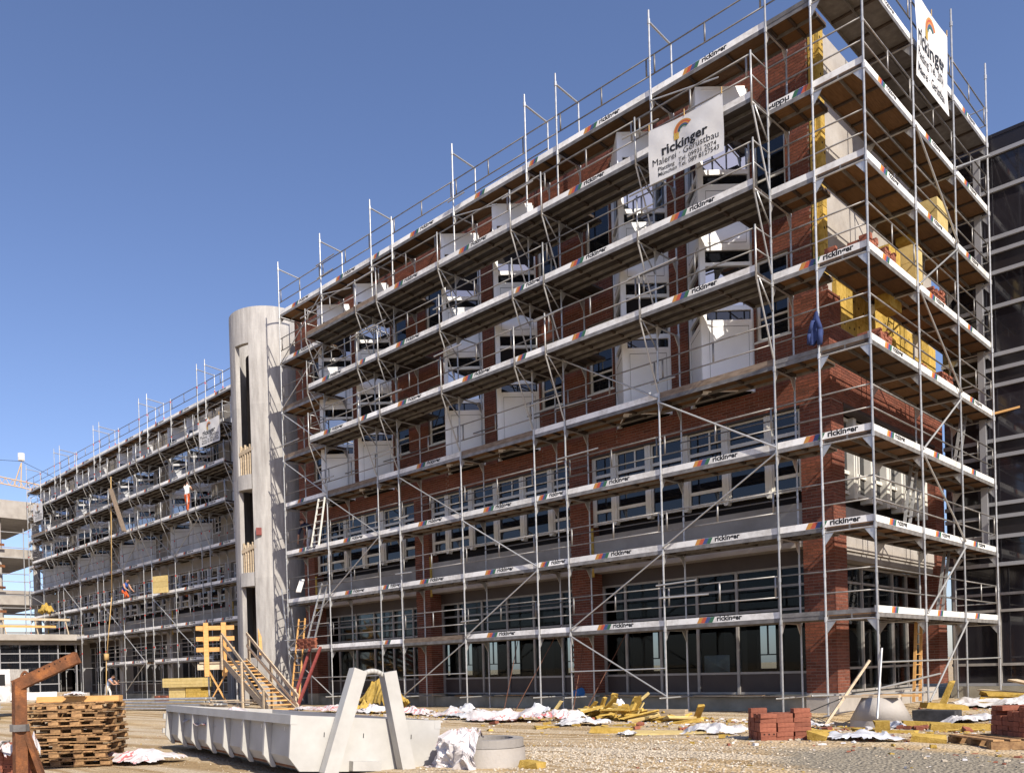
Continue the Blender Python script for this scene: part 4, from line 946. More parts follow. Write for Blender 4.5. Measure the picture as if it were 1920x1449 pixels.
for k in range(16):
    x = -22 + k * 1.25 + rnd.uniform(-.3, .3); plank('short rough board lying on the plinth ledge under the glazing', (x, 1.36 + rnd.uniform(-.03, .03), .385 + .012 * (k % 3)), (x + rnd.uniform(.6, 1.3), 1.36 + rnd.uniform(-.03, .03), .39 + .012 * (k % 3)), rnd.uniform(.1, .2), .03, rnd.choice(('oldtimber', 'pallet', 'oldboard')), group='short boards on the plinth ledge')
for k in range(4): plank('dark offcut lying before the grey film bundle', (1.15 + .2 * k, -7.0 + .1 * k, .12 + .012 * k), (2.1 + .2 * k, -6.5 - .10 * k, .115), .08, .02, 'pallet', group='dark offcuts before the cone')
mb = MB(); z = gz(1.0, .6); mb.box(.55, 1.35, .25, .75, z - .05, z + .27); tag(mb.build('mortar_tub', M['tar']), 'black mortar tub right of the manhole cone', 'tub')
for k in range(3): plank('grey beam in the short pile under a pole right of the yellow heap', (-4.6, -2.1 + .03 * k, gz(-4, -2) + .05 + .09 * k), (-3.55, -1.95 + .03 * k, gz(-4, -2) + .05 + .09 * k), .2, .085, 'oldtimber', 'beam', 'beam', 'short beam pile')

# ---------------------------------------------------------------- brick stacks
BM = MB(); BM.box(-.12, .12, -.0575, .0575, -.0325, .0325)
BRICK = BM.mesh('brick', M['brickloose'])
BH_ = MB(); BH_.box(-.12, .12, -.0575, .0575, -.0325, .0325)
for x in (-.07, 0, .07): BH_.box(x - .012, x + .012, -.0579, -.0577, -.012, .012, 1)
BRICKH = BH_.mesh('brick', [M['brickloose'], M['hole']])
def brick_stack(label, x, y, z, nx_, ny_, nz_, rz=0.0, drop=.25, seed=1, group=None, nholes=False):
    rr = random.Random(seed); root = thing('brick_stack', label, 'brick stack', (x, y, z), group)
    for k in range(nz_):
        for j in range(ny_):
            for i in range(nx_):
                if k >= nz_ - 2 and rr.random() < drop * (1 + k - nz_ + 2): continue
                inner = 0 < i < nx_ - 1 and 0 < j < ny_ - 1 and k < nz_ - 2
                if inner: continue
                lx = (i - (nx_ - 1) / 2) * .248 + rr.uniform(-.012, .012); ly = (j - (ny_ - 1) / 2) * .122 + rr.uniform(-.008, .008)
                ca, sa = math.cos(rz), math.sin(rz)
                place('brick', BRICKH if rr.random() < .12 else BRICK, root, (x + lx * ca - ly * sa, y + lx * sa + ly * ca, z + .034 + k * .068), (rr.uniform(-.01, .01), rr.uniform(-.02, .02), rz + rr.uniform(-.05, .05)))
    return root
brick_stack('low irregular pile of red bricks on the ground left of the manhole cone', 1.15, -7.45, gz(1.15, -7.45) - .02, 3, 4, 7, .8, .4, 5)
pr_ = thing('pallet', 'dark wooden pallet carrying bricks at the right edge of the ground', 'pallet', (3.8, -6.05, 0))
for k in range(6):
    mb = MB(); c = Vector((3.8, -6.05, gz(3.8, -6.05) + .135)); a_ = Vector((.70, .71, 0)); d_ = Vector((-.71, .70, 0)); mb.obox(c + a_ * (-.55 + k * .22), a_ * .07, d_ * .5, (0, 0, .012)); mb.build('board', M['pallet'], pr_)
for k in (-1, 0, 1):
    mb = MB(); mb.obox(c + d_ * (.44 * k) - Vector((0, 0, .07)), a_ * .64, d_ * .05, (0, 0, .056)); mb.build('runner', M['pallet'], pr_)
brick_stack('tall neat stack of red bricks on the pallet at the right edge', 3.98, -5.85, gz(3.8, -6.05) + .148, 3, 6, 6, .78, .3, 8)
DZ = lambda l: 2 * l + .305
STK = [(-.55, .65, 7, 3, 4, 4, 0, 'by the corner pole on the seventh end deck'), (-.55, .6, 6, 3, 3, 4, 0, 'by the corner pole on the sixth end deck'), (-.6, 2.2, 6, 2, 3, 3, 0, 'a step along the sixth end deck'),
       (-.55, .55, 5, 4, 4, 6, 0, 'by the corner pole on the fifth end deck'), (-.35, 1.7, 5, 2, 6, 7, 0, 'just behind the corner pole on the fifth end deck'), (-.4, 5.4, 5, 2, 8, 9, 0, 'in the middle of the fifth end deck'), (-.4, 8.2, 5, 2, 6, 5, 0, 'at the far end of the fifth end deck'),
       (-.35, 1.3, 4, 2, 6, 7, 0, 'just behind the corner pole on the fourth end deck'), (-.4, 3.9, 4, 2, 6, 5, 0, 'at the second pole of the fourth end deck'), (-.4, 5.9, 4, 2, 7, 8, 0, 'in the middle of the fourth end deck'), (-.4, 8.3, 4, 2, 6, 5, 0, 'at the far end of the fourth end deck'),
       (-.4, 8.6, 6, 2, 6, 4, 0, 'at the far end of the sixth end deck'), (-.4, 8.9, 7, 2, 5, 4, 0, 'at the far end of the seventh end deck')]
for k, (x, y, l, a, b_, c, rz, txt) in enumerate(STK): brick_stack('red brick stack ' + txt, x, y, DZ(l), a, b_, c, rz, .35, 20 + k, 'brick stacks on the end scaffold')
brick_stack('short row of bricks on the ground left of the yellow packs', -37.5, 1.6, 0, 6, 4, 5, 0, .1, 55)
rb = random.Random(12)
for k in range(26):
    x, y = (rb.uniform(1.0, 2.6), rb.uniform(-3.2, -1.4)) if k < 12 else (rb.uniform(-7, 1.0), rb.uniform(-5.0, -2.0))
    o = place('brick', BRICKH, None, (x, y, gz(x, y) + .03), (rb.uniform(-.3, .3), rb.uniform(-.2, .2), rb.uniform(0, 3)))
    tag(o, 'loose red brick lying on the gravel right of the cone' if k < 12 else 'loose red brick lying among the scraps before the plinth', 'brick', 'loose bricks right of the cone' if k < 12 else 'loose bricks before the plinth')

# ---------------------------------------------------------------- yellow insulation: heap, scraps, packs
def slab(label, c, L_, W_, T_, rot, mt_='insul', group=None):
    mb = MB(); j = [rb.uniform(-.02, .02) for _ in range(24)]; mb.box(-L_ / 2, L_ / 2, -W_ / 2, W_ / 2, -T_ / 2, T_ / 2)
    mb.v = [(v[0] + j[i] * 2, v[1] + j[i + 8], v[2] + j[i + 16] * .6) for i, v in enumerate(mb.v)]
    return tag(place('insulation_board', mb.mesh('insulation_board', M[mt_]), None, c, rot), label, 'insulation board', group)
for k in range(84):
    t_ = max(-1.25, min(1.15, rb.gauss(0, .5))); x = -5.2 + t_ * 1.75; y = -2.25 + rb.gauss(0, .3); lift = max(0, .30 - abs(t_ + .15) * .22) * rb.random()
    steep = k % 7 == 0
    slab('yellow insulation board in the jumbled heap before the plinth', (x, y, gz(x, y) + .04 + lift + (.12 if steep else 0)), rb.uniform(.3, .85), rb.uniform(.08, .2), rb.uniform(.03, .075), (rb.uniform(-.35, .35), rb.uniform(-1.15, -.55) if steep else rb.uniform(-.3, .25), rb.uniform(-1.2, 1.2)), 'insul' if rb.random() < .75 else 'insulpale', 'yellow boards in the heap')
slab('flat yellow board lying alone in front of the heap', (-2.9, -5.9, gz(-2.9, -5.9) + .05), .8, .3, .1, (0, .03, .5))
slab('large thin pale yellow sheet flat on the gravel', (-1.45, -6.25, gz(-1.45, -6.25) + .03), 1.3, .7, .03, (0.03, 0, .45), 'insulpale')
slab('yellow block on the gravel left of the concrete ring', (-3.7, -9.75, gz(-3.7, -9.75) + .04), .35, .2, .07, (0, 0, .9))
slab('yellow block at the right foot of the concrete ring', (-.42, -11.35, gz(-.42, -11.35) + .045), .27, .2, .10, (0, .1, .2))
slab('yellow cube against the manhole cone', (1.35, -3.8, gz(1.35, -3.8) + .10), .24, .2, .2, (.1, 0, .5))
slab('yellow bar on the gravel right of the cone', (1.5, -2.0, gz(1.5, -2.0) + .06), .8, .16, .14, (0, .05, .25))
slab('long yellow bar nearer the brick pallet', (2.3, -2.8, gz(2.3, -2.8) + .06), 1.0, .16, .14, (0, 0, .45))
slab('torn yellow lump before the brick pallet', (2.85, -6.5, gz(2.85, -6.5) + .05), .42, .22, .10, (.2, .1, .3))
slab('torn yellow lump right of the low brick pile', (1.7, -7.45, gz(1.7, -7.45) + .06), .22, .18, .12, (.2, .3, .3))
for k in range(30):
    x, y = rb.uniform(-9, 3), rb.uniform(-6.6, -1.8)
    slab('thin yellow scrap scattered on the gravel before the building', (x, y, gz(x, y) + .02), rb.uniform(.12, .55), rb.uniform(.08, .2), rb.uniform(.02, .06), (rb.uniform(-.1, .1), rb.uniform(-.1, .1), rb.uniform(0, 3)), 'insul', 'yellow scraps on the gravel')
slab('big yellow slab leaning against the right hand base by the second end pole', (.1, 4.2, .28), .1, 1.2, .8, (0, .35, .2))
slab('yellow slab lying flat below the leaning one', (.4, 3.0, .08), .9, .4, .14, (0, .1, .6))
for k in range(3): slab('yellow slab in the layered pile under the right end of the end scaffold', (1.0, 5.2 + .2 * k, .08 + .1 * k), .9, 1.3, .09, (0, .05, .2 * k), 'insul', 'layered yellow slabs')
def pack(label, c, L_, W_, H_, rz, m_='insulpale', group='insulation packs'):
    root = thing('insulation_pack', label, 'insulation pack', c, group); n = 3
    for k in range(n):
        mb = MB(); mb.box(-L_ / 2, L_ / 2, -W_ / 2, W_ / 2, k * H_ / n + .004, (k + 1) * H_ / n - .004)
        place('board', mb.mesh('board', M[m_]), root, c, (0, 0, rz))
    return root
pack('pale yellow pack standing at the second pole of the fifth end deck', (-.5, 4.0, DZ(5)), .6, .5, 1.3, 0)
pack('yellow pack leaning behind it on the fifth end deck', (-.7, 3.3, DZ(5) - .35), .35, .8, 1.5, 0, 'insul')
pack('pale yellow pack on the sixth end deck near the third pole', (-.5, 6.0, DZ(6)), .6, .9, 1.1, 0)
pack('deep yellow pack beside the pale one on the sixth end deck', (-.75, 5.0, DZ(6) - .2), .35, .7, .9, 0, 'insul')
pack('yellow pack laid across two packs on the ground by the timber stair', (-33.6, 1.0, .82), 2.7, .8, .48, .35)
pack('pale pack on the ground under the crosswise one, left', (-34.1, .95, 0), 1.1, .8, .81, .35)
pack('deep yellow pack on the ground under the crosswise one, right', (-33.0, 1.3, 0), 1.0, .8, .81, .35, 'insul')
pack('yellow sheet leaning in the far scaffold above a kneeling worker', (-39.6, 2.6, 6.31), 1.1, .12, 1.0, .35, 'insulpale')

# ---------------------------------------------------------------- stack of pallets, rusty post
NP = 9
for k in range(NP):
    zc = -.28 + k * .135; rz = .82 + rb.uniform(-.04, .04); cx, cy = -7.95 + rb.uniform(-.03, .03), -14.55 + rb.uniform(-.03, .03)
    root = thing('pallet', 'worn timber pallet, %s of the tall stack behind the rusty post' % ['lowest', 'second from the bottom', 'third from the bottom', 'fourth from the bottom', 'middle one', 'fourth from the top', 'third from the top', 'second from the top', 'topmost'][k], 'pallet', (cx, cy, zc), 'pallets in the tall stack')
    ca, sa = math.cos(rz), math.sin(rz)
    def pb(x, y, z, hx, hy, hz, nm):
        mb = MB(); mb.box(-hx, hx, -hy, hy, -hz, hz); place(nm, mb.mesh(nm, M['pallet']), root, (cx + x * ca - y * sa, cy + x * sa + y * ca, zc + z), (rb.uniform(-.03, .03), rb.uniform(-.02, .02), rz + rb.uniform(-.05, .05)))
    for i in range(7): pb(-.66 + i * .22 + rb.uniform(-.02, .02), rb.uniform(-.05, .05), .118, .075, .5 + rb.uniform(-.03, .03), .010, 'board')
    for y in (-.45, 0, .45):
        pb(0, y, .095, .72, .055, .011, 'stringer'); pb(0, y, .011, .72, .05, .010, 'runner')
        for x in (-.62, -.2, .22, .62): pb(x + rb.uniform(-.06, .06), y, .052, .085, .055, .030, 'block')
plank('thick bright new beam on the top of the pallet stack', (-8.45, -15.0, .985), (-7.45, -13.95, .975), .2, .10, 'timber', 'beam', 'beam', None)
rp_ = thing('rusty_post', 'rusty steel post with a perforated raised arm and tripod leg at the lower left', 'steel post', (-6.17, -16.07, -.3))
mb = MB(); mb.beam((-6.17, -16.07, -.35), (-6.15, -16.05, 1.31), .17, .15); mb.build('post', M['rust'], rp_)
mb = MB(); P0_, P1_ = Vector((-6.20, -16.09, 1.24)), Vector((-5.58, -15.40, 1.64)); mb.beam(P0_, P1_, .14, .17)
dd = (P1_ - P0_).normalized(); sd = dd.cross(Vector((0, 0, 1))).normalized()
for k in range(6): 
    c = P0_ + dd * (.42 + k * .085) + Vector((0, 0, .045)); mb.tube(c + sd * .06, c + sd * .0725, .012, 1, 8)
mb.build('arm', [M['rust'], M['hole']], rp_)
for q in ((-5.93, -15.80, -.2), (-6.35, -15.75, -.25)):
    mb = MB(); mb.beam((-6.12, -16.0, .64), q, .09, .07); mb.build('leg', M['rust'], rp_)
mb = MB(); pts = [P0_ + dd * (.10 + .10 * t_) + Vector((0, 0, .10 + .045 * math.sin(t_ * 3.1))) for t_ in [k / 8 for k in range(9)]]; mb.path(pts, .022, 0, 8); mb.build('lug', M['rust'], rp_, True)
mb = MB(); mb.tube((-6.16, -16.06, .58), (-6.16, -16.06, .68), .14, 0, 10); mb.build('collar', M['steeldull'], rp_)
brick_stack('red bricks at the left edge behind the rusty post', -7.2, -16.0, -.3, 3, 4, 10, .8, .3, 71)
mb = MB(); mb.path([(-6.42, -16.28, -.3), (-6.43, -16.29, .32), (-6.38, -16.24, .42), (-6.30, -16.16, .44)], .016, 0, 8); tag(mb.build('bent_pipe', M['steeldull'], None, True), 'bent grey pipe at the left edge beside the rusty post', 'pipe')

# ---------------------------------------------------------------- truck
tk = thing('truck', 'white flatbed truck with a grey load cut by the left edge', 'truck', (-29.6, -9.7, 0)); ta = Vector((.667, .745, 0)); tb = Vector((-.745, .667, 0)); T0 = Vector((-28.9, -9.2, 0))
def tbx(nm, u0, u1, v0, v1, z0, z1, m_, par=None):
    mb = MB(); mb.obox(T0 + ta * ((u0 + u1) / 2) + tb * ((v0 + v1) / 2) + Vector((0, 0, (z0 + z1) / 2)), ta * ((u1 - u0) / 2), tb * ((v1 - v0) / 2), (0, 0, (z1 - z0) / 2)); return mb.build(nm, m_, par or tk)
cab = tbx('cab', -1.3, .0, .0, 1.7, .55, 1.85, M['white']); tbx('window', -.75, -.2, -.012, -.002, 1.2, 1.65, M['glassdark'], cab); tbx('window', -1.25, -.85, -.012, -.002, 1.2, 1.65, M['glassdark'], cab)
tbx('bed', .05, 1.9, -.1, 1.8, .62, .86, M['oldtimber']); tbx('side_board', .05, 1.9, -.15, -.102, .6, .9, M['white'])
for u in (-.9, 1.3):
    mb = MB(); c = T0 + ta * u; mb.tube(c + Vector((0, 0, .36)) + tb * .02, c + tb * .25 + Vector((0, 0, .36)), .36, 0, 16); mb.build('wheel', M['tyre'], tk)
sheet('tarpaulin', 'grey tarpaulin heap in front of the truck cab', -28.3, -10.4, 2.2, 1.6, 1.2, 51, 'greyblock', None, base=.2, cat='tarpaulin')

# ---------------------------------------------------------------- timber stair and ladders
ts = thing('timber_stair', 'rough timber stair and landing leading up into the round stair tower', 'stair', (-22, -2.5, 0))
PA = Vector((-24.5, -1.55, 1.95)); PBt = Vector((-18.3, -3.3, -.03)); dr_ = (PBt - PA); hd_ = Vector((dr_.x, dr_.y, 0)).normalized(); sd_ = Vector((-hd_.y, hd_.x, 0))
for s in (-.5, .5):
    mb = MB(); mb.beam(PA + sd_ * s, PBt + sd_ * s, .06, .24); mb.build('stringer', M['oldtimber'], ts)
    mb = MB(); mb.beam(PA + sd_ * s * 1.08 + Vector((0, 0, 1.15)), PBt + sd_ * s * 1.08 + Vector((0, 0, .55)), .05, .14); mb.build('handrail', M['oldtimber'], ts)
    mb = MB(); mb.beam(PA + sd_ * s * 1.08 + Vector((0, 0, .65)), PBt + sd_ * s * 1.08 + Vector((0, 0, .2)), .05, .12); mb.build('handrail', M['oldtimber'], ts)
    for f_ in (.03, .5, .93):
        c = PA + dr_ * f_ + sd_ * s * 1.15; mb = MB(); mb.beam(c - Vector((0, 0, c.z if f_ > .2 else .3)), c + Vector((0, 0, 1.15 - .5 * f_)), .10, .08); mb.build('post', M['oldtimber'], ts)
for k in range(14):
    c = PA + dr_ * ((k + .5) / 14) + Vector((0, 0, .05)); mb = MB(); mb.obox(c, hd_ * .13, sd_ * .47, (0, 0, .022)); mb.build('tread', M['timber'], ts)
LP = Vector((-25.3, -1.75, 1.9)); e1, e2 = Vector((.667, .745, 0)), Vector((-.745, .667, 0))
mb = MB(); mb.obox(LP, e1 * .75, e2 * .7, (0, 0, .035)); mb.build('landing', M['oldtimber'], ts)
mb = MB(); mb.obox(LP - Vector((0, 0, .17)) - e2 * .6, e1 * .85, e2 * .05, (0, 0, .12)); mb.build('joist', M['oldtimber'], ts)
for z in (.55, 1.0, 1.45):
    mb = MB(); c = LP + e1 * -.05 - e2 * .72 + Vector((0, 0, z)); mb.obox(c, e1 * .8, e2 * .02, (0, 0, .09)); mb.build('guard_board', M['timber'], ts)
    mb = MB(); c = LP - e1 * .80 + Vector((0, 0, z)); mb.obox(c, e1 * .02, e2 * .6, (0, 0, .09)); mb.build('guard_board', M['timber'], ts)
for u in (-.42, .32):
    mb = MB(); c = LP + e1 * u - e2 * .77; mb.obox(c + Vector((0, 0, .55)), e1 * .10, e2 * .03, (0, 0, 1.12)); mb.build('guard_post', M['timber'], ts)
for a, b_ in (((-.45, -.2), (.45, -1.9)), ((.5, -.2), (-.5, -1.9))):
    mb = MB(); mb.beam(LP + e1 * a[0] - e2 * .62 + Vector((0, 0, a[1])), LP + e1 * b_[0] - e2 * .66 + Vector((0, 0, b_[1])), .12, .05); mb.build('leg', M['timber'], ts)
for u in (-.6, .6):
    mb = MB(); c = LP + e1 * u + e2 * .3; mb.tube((c.x, c.y, -.02), (c.x, c.y, 1.85), .04, 0, 8); mb.build('prop', M['steel'], ts)
def ladder(label, p, q, w_, n, side, mt_='oldtimber', group=None):
    root = thing('ladder', label, 'ladder', p, group); p, q, side = Vector(p), Vector(q), Vector(side).normalized()
    for s in (-.5, .5):
        mb = MB(); mb.beam(p + side * w_ * s, q + side * w_ * s * .8, .03, .07, 0, side.cross(q - p)); mb.build('rail', M[mt_], root)
    for k in range(n):
        t_ = (k + .6) / n; c = p.lerp(q, t_); ww = w_ * (1 - .2 * t_); mb = MB(); mb.tube(c - side * ww / 2, c + side * ww / 2, .016, 0, 6); mb.build('rung', M[mt_], root)
    return root
ladder('pale double sided ladder on the third deck behind the bending man', (-20.2, -.35, 6.32), (-20.0, -.1, 8.2), .5, 7, (1, 0, 0), 'frame')
ladder('rust red ladder leaning at the foot of the scaffold beside the stair tower', (-21.0, -1.0, 0), (-22.0, .2, 3.6), .55, 12, (1, 0, 0), 'timber')
ladder('grey ladder from the first to the second deck above the red props', (-20.9, -.3, 2.3), (-20.2, .1, 4.9), .5, 9, (1, 0, 0), 'steel')
ladder('thin ladder rising along the left scaffold end beside the tower wall', (-23.0, .6, .2), (-23.6, .5, 5.0), .45, 14, (0, 1, 0), 'steel')
ladder('thin ladder inside the end scaffold on its ground bay', (-.9, 5.3, .1), (-.9, 5.6, 2.3), .5, 8, (0, 1, 0), 'timber')
ladder('steel ladder inside the end scaffold between its first two decks', (-.7, 6.6, 2.3), (-.7, 7.5, 4.4), .45, 8, (0, 1, 0), 'steel')
ladder('steel ladder inside the end scaffold between its second and third decks', (-.7, 4.9, 6.3), (-.7, 4.1, 4.35), .45, 8, (0, 1, 0), 'steel')
ladder('steel ladder at the far end of the third end deck', (-.5, 7.6, 6.3), (-.5, 8.6, 8.3), .45, 8, (0, 1, 0), 'steel')
ladder('steel ladder between the fifth and sixth end decks', (-.7, 5.2, 10.3), (-.7, 6.0, 12.3), .45, 8, (0, 1, 0), 'steel')
for k, (p, q) in enumerate((((-18.95, -2.6, -.05), (-21.06, -.1, 2.35)), ((-18.75, -2.5, -.05), (-20.37, -.1, 2.35)))):
    mb = MB(); mb.beam(p, q, .10, .08); tag(mb.build('steel_prop', M['redlead']), 'dark red steel beam leaning on the scaffold behind the skip, %s' % ('left one' if k == 0 else 'right one'), 'steel beam', 'leaning red beams')
mb = MB(); mb.obox((-19.3, .55, 2.75), (.5, 0, 0), (0, .2, 0), (0, 0, .42)); 
br_ = thing('brick_stack', 'red brick stack on the first deck behind the leaning red beams', 'brick stack', (-20.9, -.5, 2.31))
for k in range(30): place('brick', BRICK, br_, (-21.2 + .25 * (k % 5), -.55 + .02 * (k % 3), 2.345 + .068 * (k // 5)), (0, 0, rb.uniform(-.1, .1)))
for k, (x, y) in enumerate(((-10.3, -.3), (-9.9, -.25), (-8.1, .2), (-7.6, .1))):
    mb = MB(); mb.tube((x, y - .4, 0), (x + .6 * (1 if k % 2 else -1), y + 1.2, 2.6), .012, 0, 6); tag(mb.build('steel_rod', M['rod']), 'thin rusty rod leaning on the second brick pillar from the stair tower', 'rod', 'rusty rods at the pillar')

# ---------------------------------------------------------------- scaffold parts piled on the ground
for k in range(22):
    y = -4.3 + .085 * (k % 6) * 1.6; z = .05 + .11 * (k // 6) - .1 * (k % 2) * .2; x0 = -28.6 + rb.uniform(-.25, .25)
    mb = MB(); mb.tube((x0, y - .4, gz(x0, y) + .06 + .13 * (k // 6)), (x0 + 5.0 + rb.uniform(-.3, .3), y + .9, .06 + .13 * (k // 6)), .05, 0, 6)
    tag(mb.build('scaffold_tube', M['steel']), 'steel tube in the low pile lying on the ground left of the skip', 'steel tube', 'piled scaffold tubes')
for k in range(12):
    x, y = -24.5 + rb.uniform(-1.5, 2.5), -2.9 + rb.uniform(-.5, .5); a = rb.uniform(-.3, .5)
    plank('thin plank in the untidy pile at the foot of the timber stair', (x, y, .04 + .03 * k), (x + 2.2 * math.cos(a), y + 2.2 * math.sin(a), .05 + .03 * k), .16, .03, 'oldtimber', group='planks by the timber stair')
plank('leaning weathered board crossing two decks of the far scaffold', (-43.0, 2.0, 10.35), (-44.6, 1.9, 13.2), .30, .05, 'oldboard', group=None)
plank('orange board standing in the lower slot of the stair tower', (-24.85, -.02, 2.2), (-25.45, .25, 5.0), .14, .05, 'timber', group=None)
plank('white plank sticking out of the second deck beside the tower', (-21.9, .2, 5.2), (-21.2, -.5, 4.6), .2, .04, 'white', group=None)
plank('short yellowish plank end poking out at the far pole of the end scaffold', (-.1, 9.6, 8.35), (.9, 9.95, 8.5), .12, .06, 'timber', group=None)
mb = MB()
for p, q in (((-.4, -.2, .55), (-1.6, -.9, -.05)), ((-1.6, -.9, -.05), (-2.3, -.6, .02))): mb.tube(p, q, .012, 0, 5)
tag(mb.build('cable', M['cable'], None, True), 'black cable hanging from the corner pole to the ground', 'cable')
mb = MB(); mb.tube((-9.2, 1.32, .45), (-8.8, 1.2, .52), .1, 0, 8, .14); tag(mb.build('plastic_bag', M['blueplastic']), 'small blue plastic bag lying on the plinth', 'bag')
# tilted crate of clear panels seen inside
mb = MB(); mb.add([(-5.3, 2.2, 1.02), (-4.55, 2.2, 1.02), (-4.55, 2.2, 1.5), (-5.3, 2.2, 1.5), (-4.92, 2.02, 1.26), (-4.92, 2.3, 1.26)], [(0, 1, 4), (1, 2, 4), (2, 3, 4), (3, 0, 4), (0, 1, 5), (1, 2, 5), (2, 3, 5), (3, 0, 5)]); tag(mb.build('white_panel', [M['white'], M['alu']]), 'white square panel standing inside behind the ground floor glass', 'panel')
# jacket hung on a pole
mb = MB(); n = 22; P = []
for j in range(15):
    for i in range(n):
        a = 2 * math.pi * i / n; t_ = j / 14
        r = (.035 + .11 * min(1, t_ * 1.5)) * (1 + .34 * math.sin(5 * a + 1.5 * math.sin(t_ * 4)) * min(1, t_ * 2) + .12 * math.sin(9 * a))
        P.append((-1.10 + .85 * r * math.cos(a) - .04 * t_, -.07 + .5 * r * math.sin(a), 9.2 - .66 * t_ - (.09 * (.5 + .5 * math.sin(3 * a + 1)) if j > 12 else 0)))
mb.add(P, [(j * n + i, j * n + (i + 1) % n, (j + 1) * n + (i + 1) % n, (j + 1) * n + i) for j in range(14) for i in range(n)])
mb.tube((-1.06, -.11, 9.0), (-1.0, -.13, 8.75), .045, 0, 8, .05); mb.tube((-1.0, -.13, 8.75), (-1.02, -.13, 8.42), .05, 0, 8, .058)
mb.tube((-1.16, -.11, 9.0), (-1.24, -.12, 8.72), .045, 0, 8, .05); mb.tube((-1.24, -.12, 8.72), (-1.25, -.12, 8.5), .05, 0, 8, .055)
tag(mb.build('jacket', M['jacket'], None, True), 'dark blue work jacket hung on a scaffold pole near the corner', 'jacket')

# ---------------------------------------------------------------- left side: pavilion, frame building, crane
pv = thing('glazed_pavilion', 'low glazed pavilion with a flat concrete roof at the left edge', 'building', (-56, 0, 0))
mb = MB(); mb.box(-66, -53.7, -9, 4.1, 4.20, 4.62); mb.build('roof', M['concrete'], pv)
mb = MB(); mb.box(-66, -54.2, -9, 4.0, -.2, .45); mb.build('plinth', M['concrete'], pv)
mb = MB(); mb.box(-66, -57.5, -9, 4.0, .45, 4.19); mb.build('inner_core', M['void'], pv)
mb = MB(); mb.box(-54.6, -54.3, -9, 4.0, 3.9, 4.19); mb.build('beam', M['greyblock'], pv)
ys = [-8.5 + 1.3 * k for k in range(10)]
for y in ys: mb = MB(); mb.box(-54.5, -54.38, y - .04, y + .04, .45, 3.9); mb.build('mullion', M['band'], pv)
for z in (.5, 1.15, 2.7, 3.3): mb = MB(); mb.box(-54.46, -54.40, -8.5, 2.0 if z < 1.2 else 3.2, z - .035, z + .035); mb.build('transom', M['band'], pv)
for a, b_ in zip(ys[:-2], ys[1:-1]): mb = MB(); mb.box(-54.44, -54.42, a + .04, b_ - .04, .5, 3.9); mb.build('pane', M['glassdark'], pv)
rl_ = thing('timber_railing', 'rough timber railing on the pavilion roof edge', 'railing', (-54, 0, 4.62))
for z in (5.15, 5.65): mb = MB(); mb.box(-53.85, -53.80, -8.5, 2.6 - (1.0 if z < 5.5 else 0), z - .08, z + .08); mb.build('board', M['timber' if z < 5.5 else 'oldtimber'], rl_)
for k in range(6): y = -8 + k * 2.1; mb = MB(); mb.beam((-53.9, y, 4.62), (-53.9, y - .25, 5.75), .1, .06); mb.build('post', M['oldtimber'], rl_)
fb = thing('frame_building', 'unfinished concrete frame building with open floors at the left edge', 'building', (-70, 0, 0))
for z0, z1 in ((14.55, 16.0), (11.35, 12.1), (7.6, 8.75), (4.0, 4.6)):
    mb = MB(); mb.box(-76, -65.2, -16, 5.2, z0, min(z0 + .3, z1)); mb.build('slab', M['concrete'], fb)
    mb = MB(); mb.box(-65.19, -65.0, -16, 5.4, z0, z1); mb.build('fascia', M['concrete'], fb)
for y in (-14, -9.3, -4.3, 1.4, 4.4):
    for x in (-65.6, -75.4): mb = MB(); mb.tube((x, y, 0), (x, y, 14.55), .28, 0, 12); mb.build('column', M['concrete'], fb, True)
for z in (12.3, 10.6, 8.9, 7.0): mb = MB(); mb.box(-64.55, -64.50, -12, 1.6, z - .1, z + .1); mb.build('guard_board', M['rust'], fb)
for z in (5.4, 6.9): mb = MB(); mb.box(-66.0, -65.9, -16, 5, z - .07, z + .07); mb.build('transom', M['band'], fb)
ls = thing('left_scaffold', 'light tube scaffold before the unfinished frame building at the left edge', 'scaffold', (-64, -2, 0))
for y in (-9, -6, -3, 0, .9, 2.9):
    tube_obj('standard', (-64.0, y, 0), (-64.0, y, 13.6), .04, ls); 
for z in (3.3, 5.0, 5.9, 7.2, 8.2, 9.3, 9.9, 11.2, 12.0, 13.2): tube_obj('ledger', (-63.95, -10, z), (-63.95, 3.2, z + .05), .03, ls)
cr = thing('crane', 'distant tower crane jib in ochre yellow behind the left buildings', 'crane', (-119, 19, 0)); J0, J1 = Vector((-122, 15.2, 30.3)), Vector((-113.0, 26.0, 27.0)); jd = (J1 - J0)
for off_ in ((0, 0, 0), (0, 0, .9)): mb = MB(); mb.tube(J0 + Vector(off_), J1 + Vector(off_), .09, 0, 5); mb.build('chord', M['crane'], cr)
for k in range(14):
    a, b_ = J0 + jd * (k / 14), J0 + jd * ((k + .5) / 14) + Vector((0, 0, .9)); c = J0 + jd * ((k + 1) / 14); mb = MB(); mb.tube(a, b_, .05, 0, 4); mb.tube(b_, c, .05, 0, 4); mb.build('lattice', M['crane'], cr)
mb = MB(); T_ = Vector((-117.9, 20.5, 32.3)); mb.tube(J0 + jd * .40, T_, .09, 0, 5); mb.tube(J0 + jd * .47, T_, .09, 0, 5); mb.build('tower_head', M['crane'], cr)
mb = MB(); mb.tube(T_ + Vector((0, 0, .3)), T_ + Vector((0, 0, 1.3)), .45, 0, 10); mb.build('ball', M['white'], cr)
mb = MB(); mb.path([J0 + Vector((-3, -4, 3.0)), T_ + Vector((0, 0, .2)), J1 + Vector((0, 0, 1.6))], .03, 0, 4); mb.build('cable', M['cable'], cr)
mb = MB(); mb.tube((-125, 12, 0), (-125, 12, 33), .7, 0, 6); mb.build('mast', M['crane'], cr)
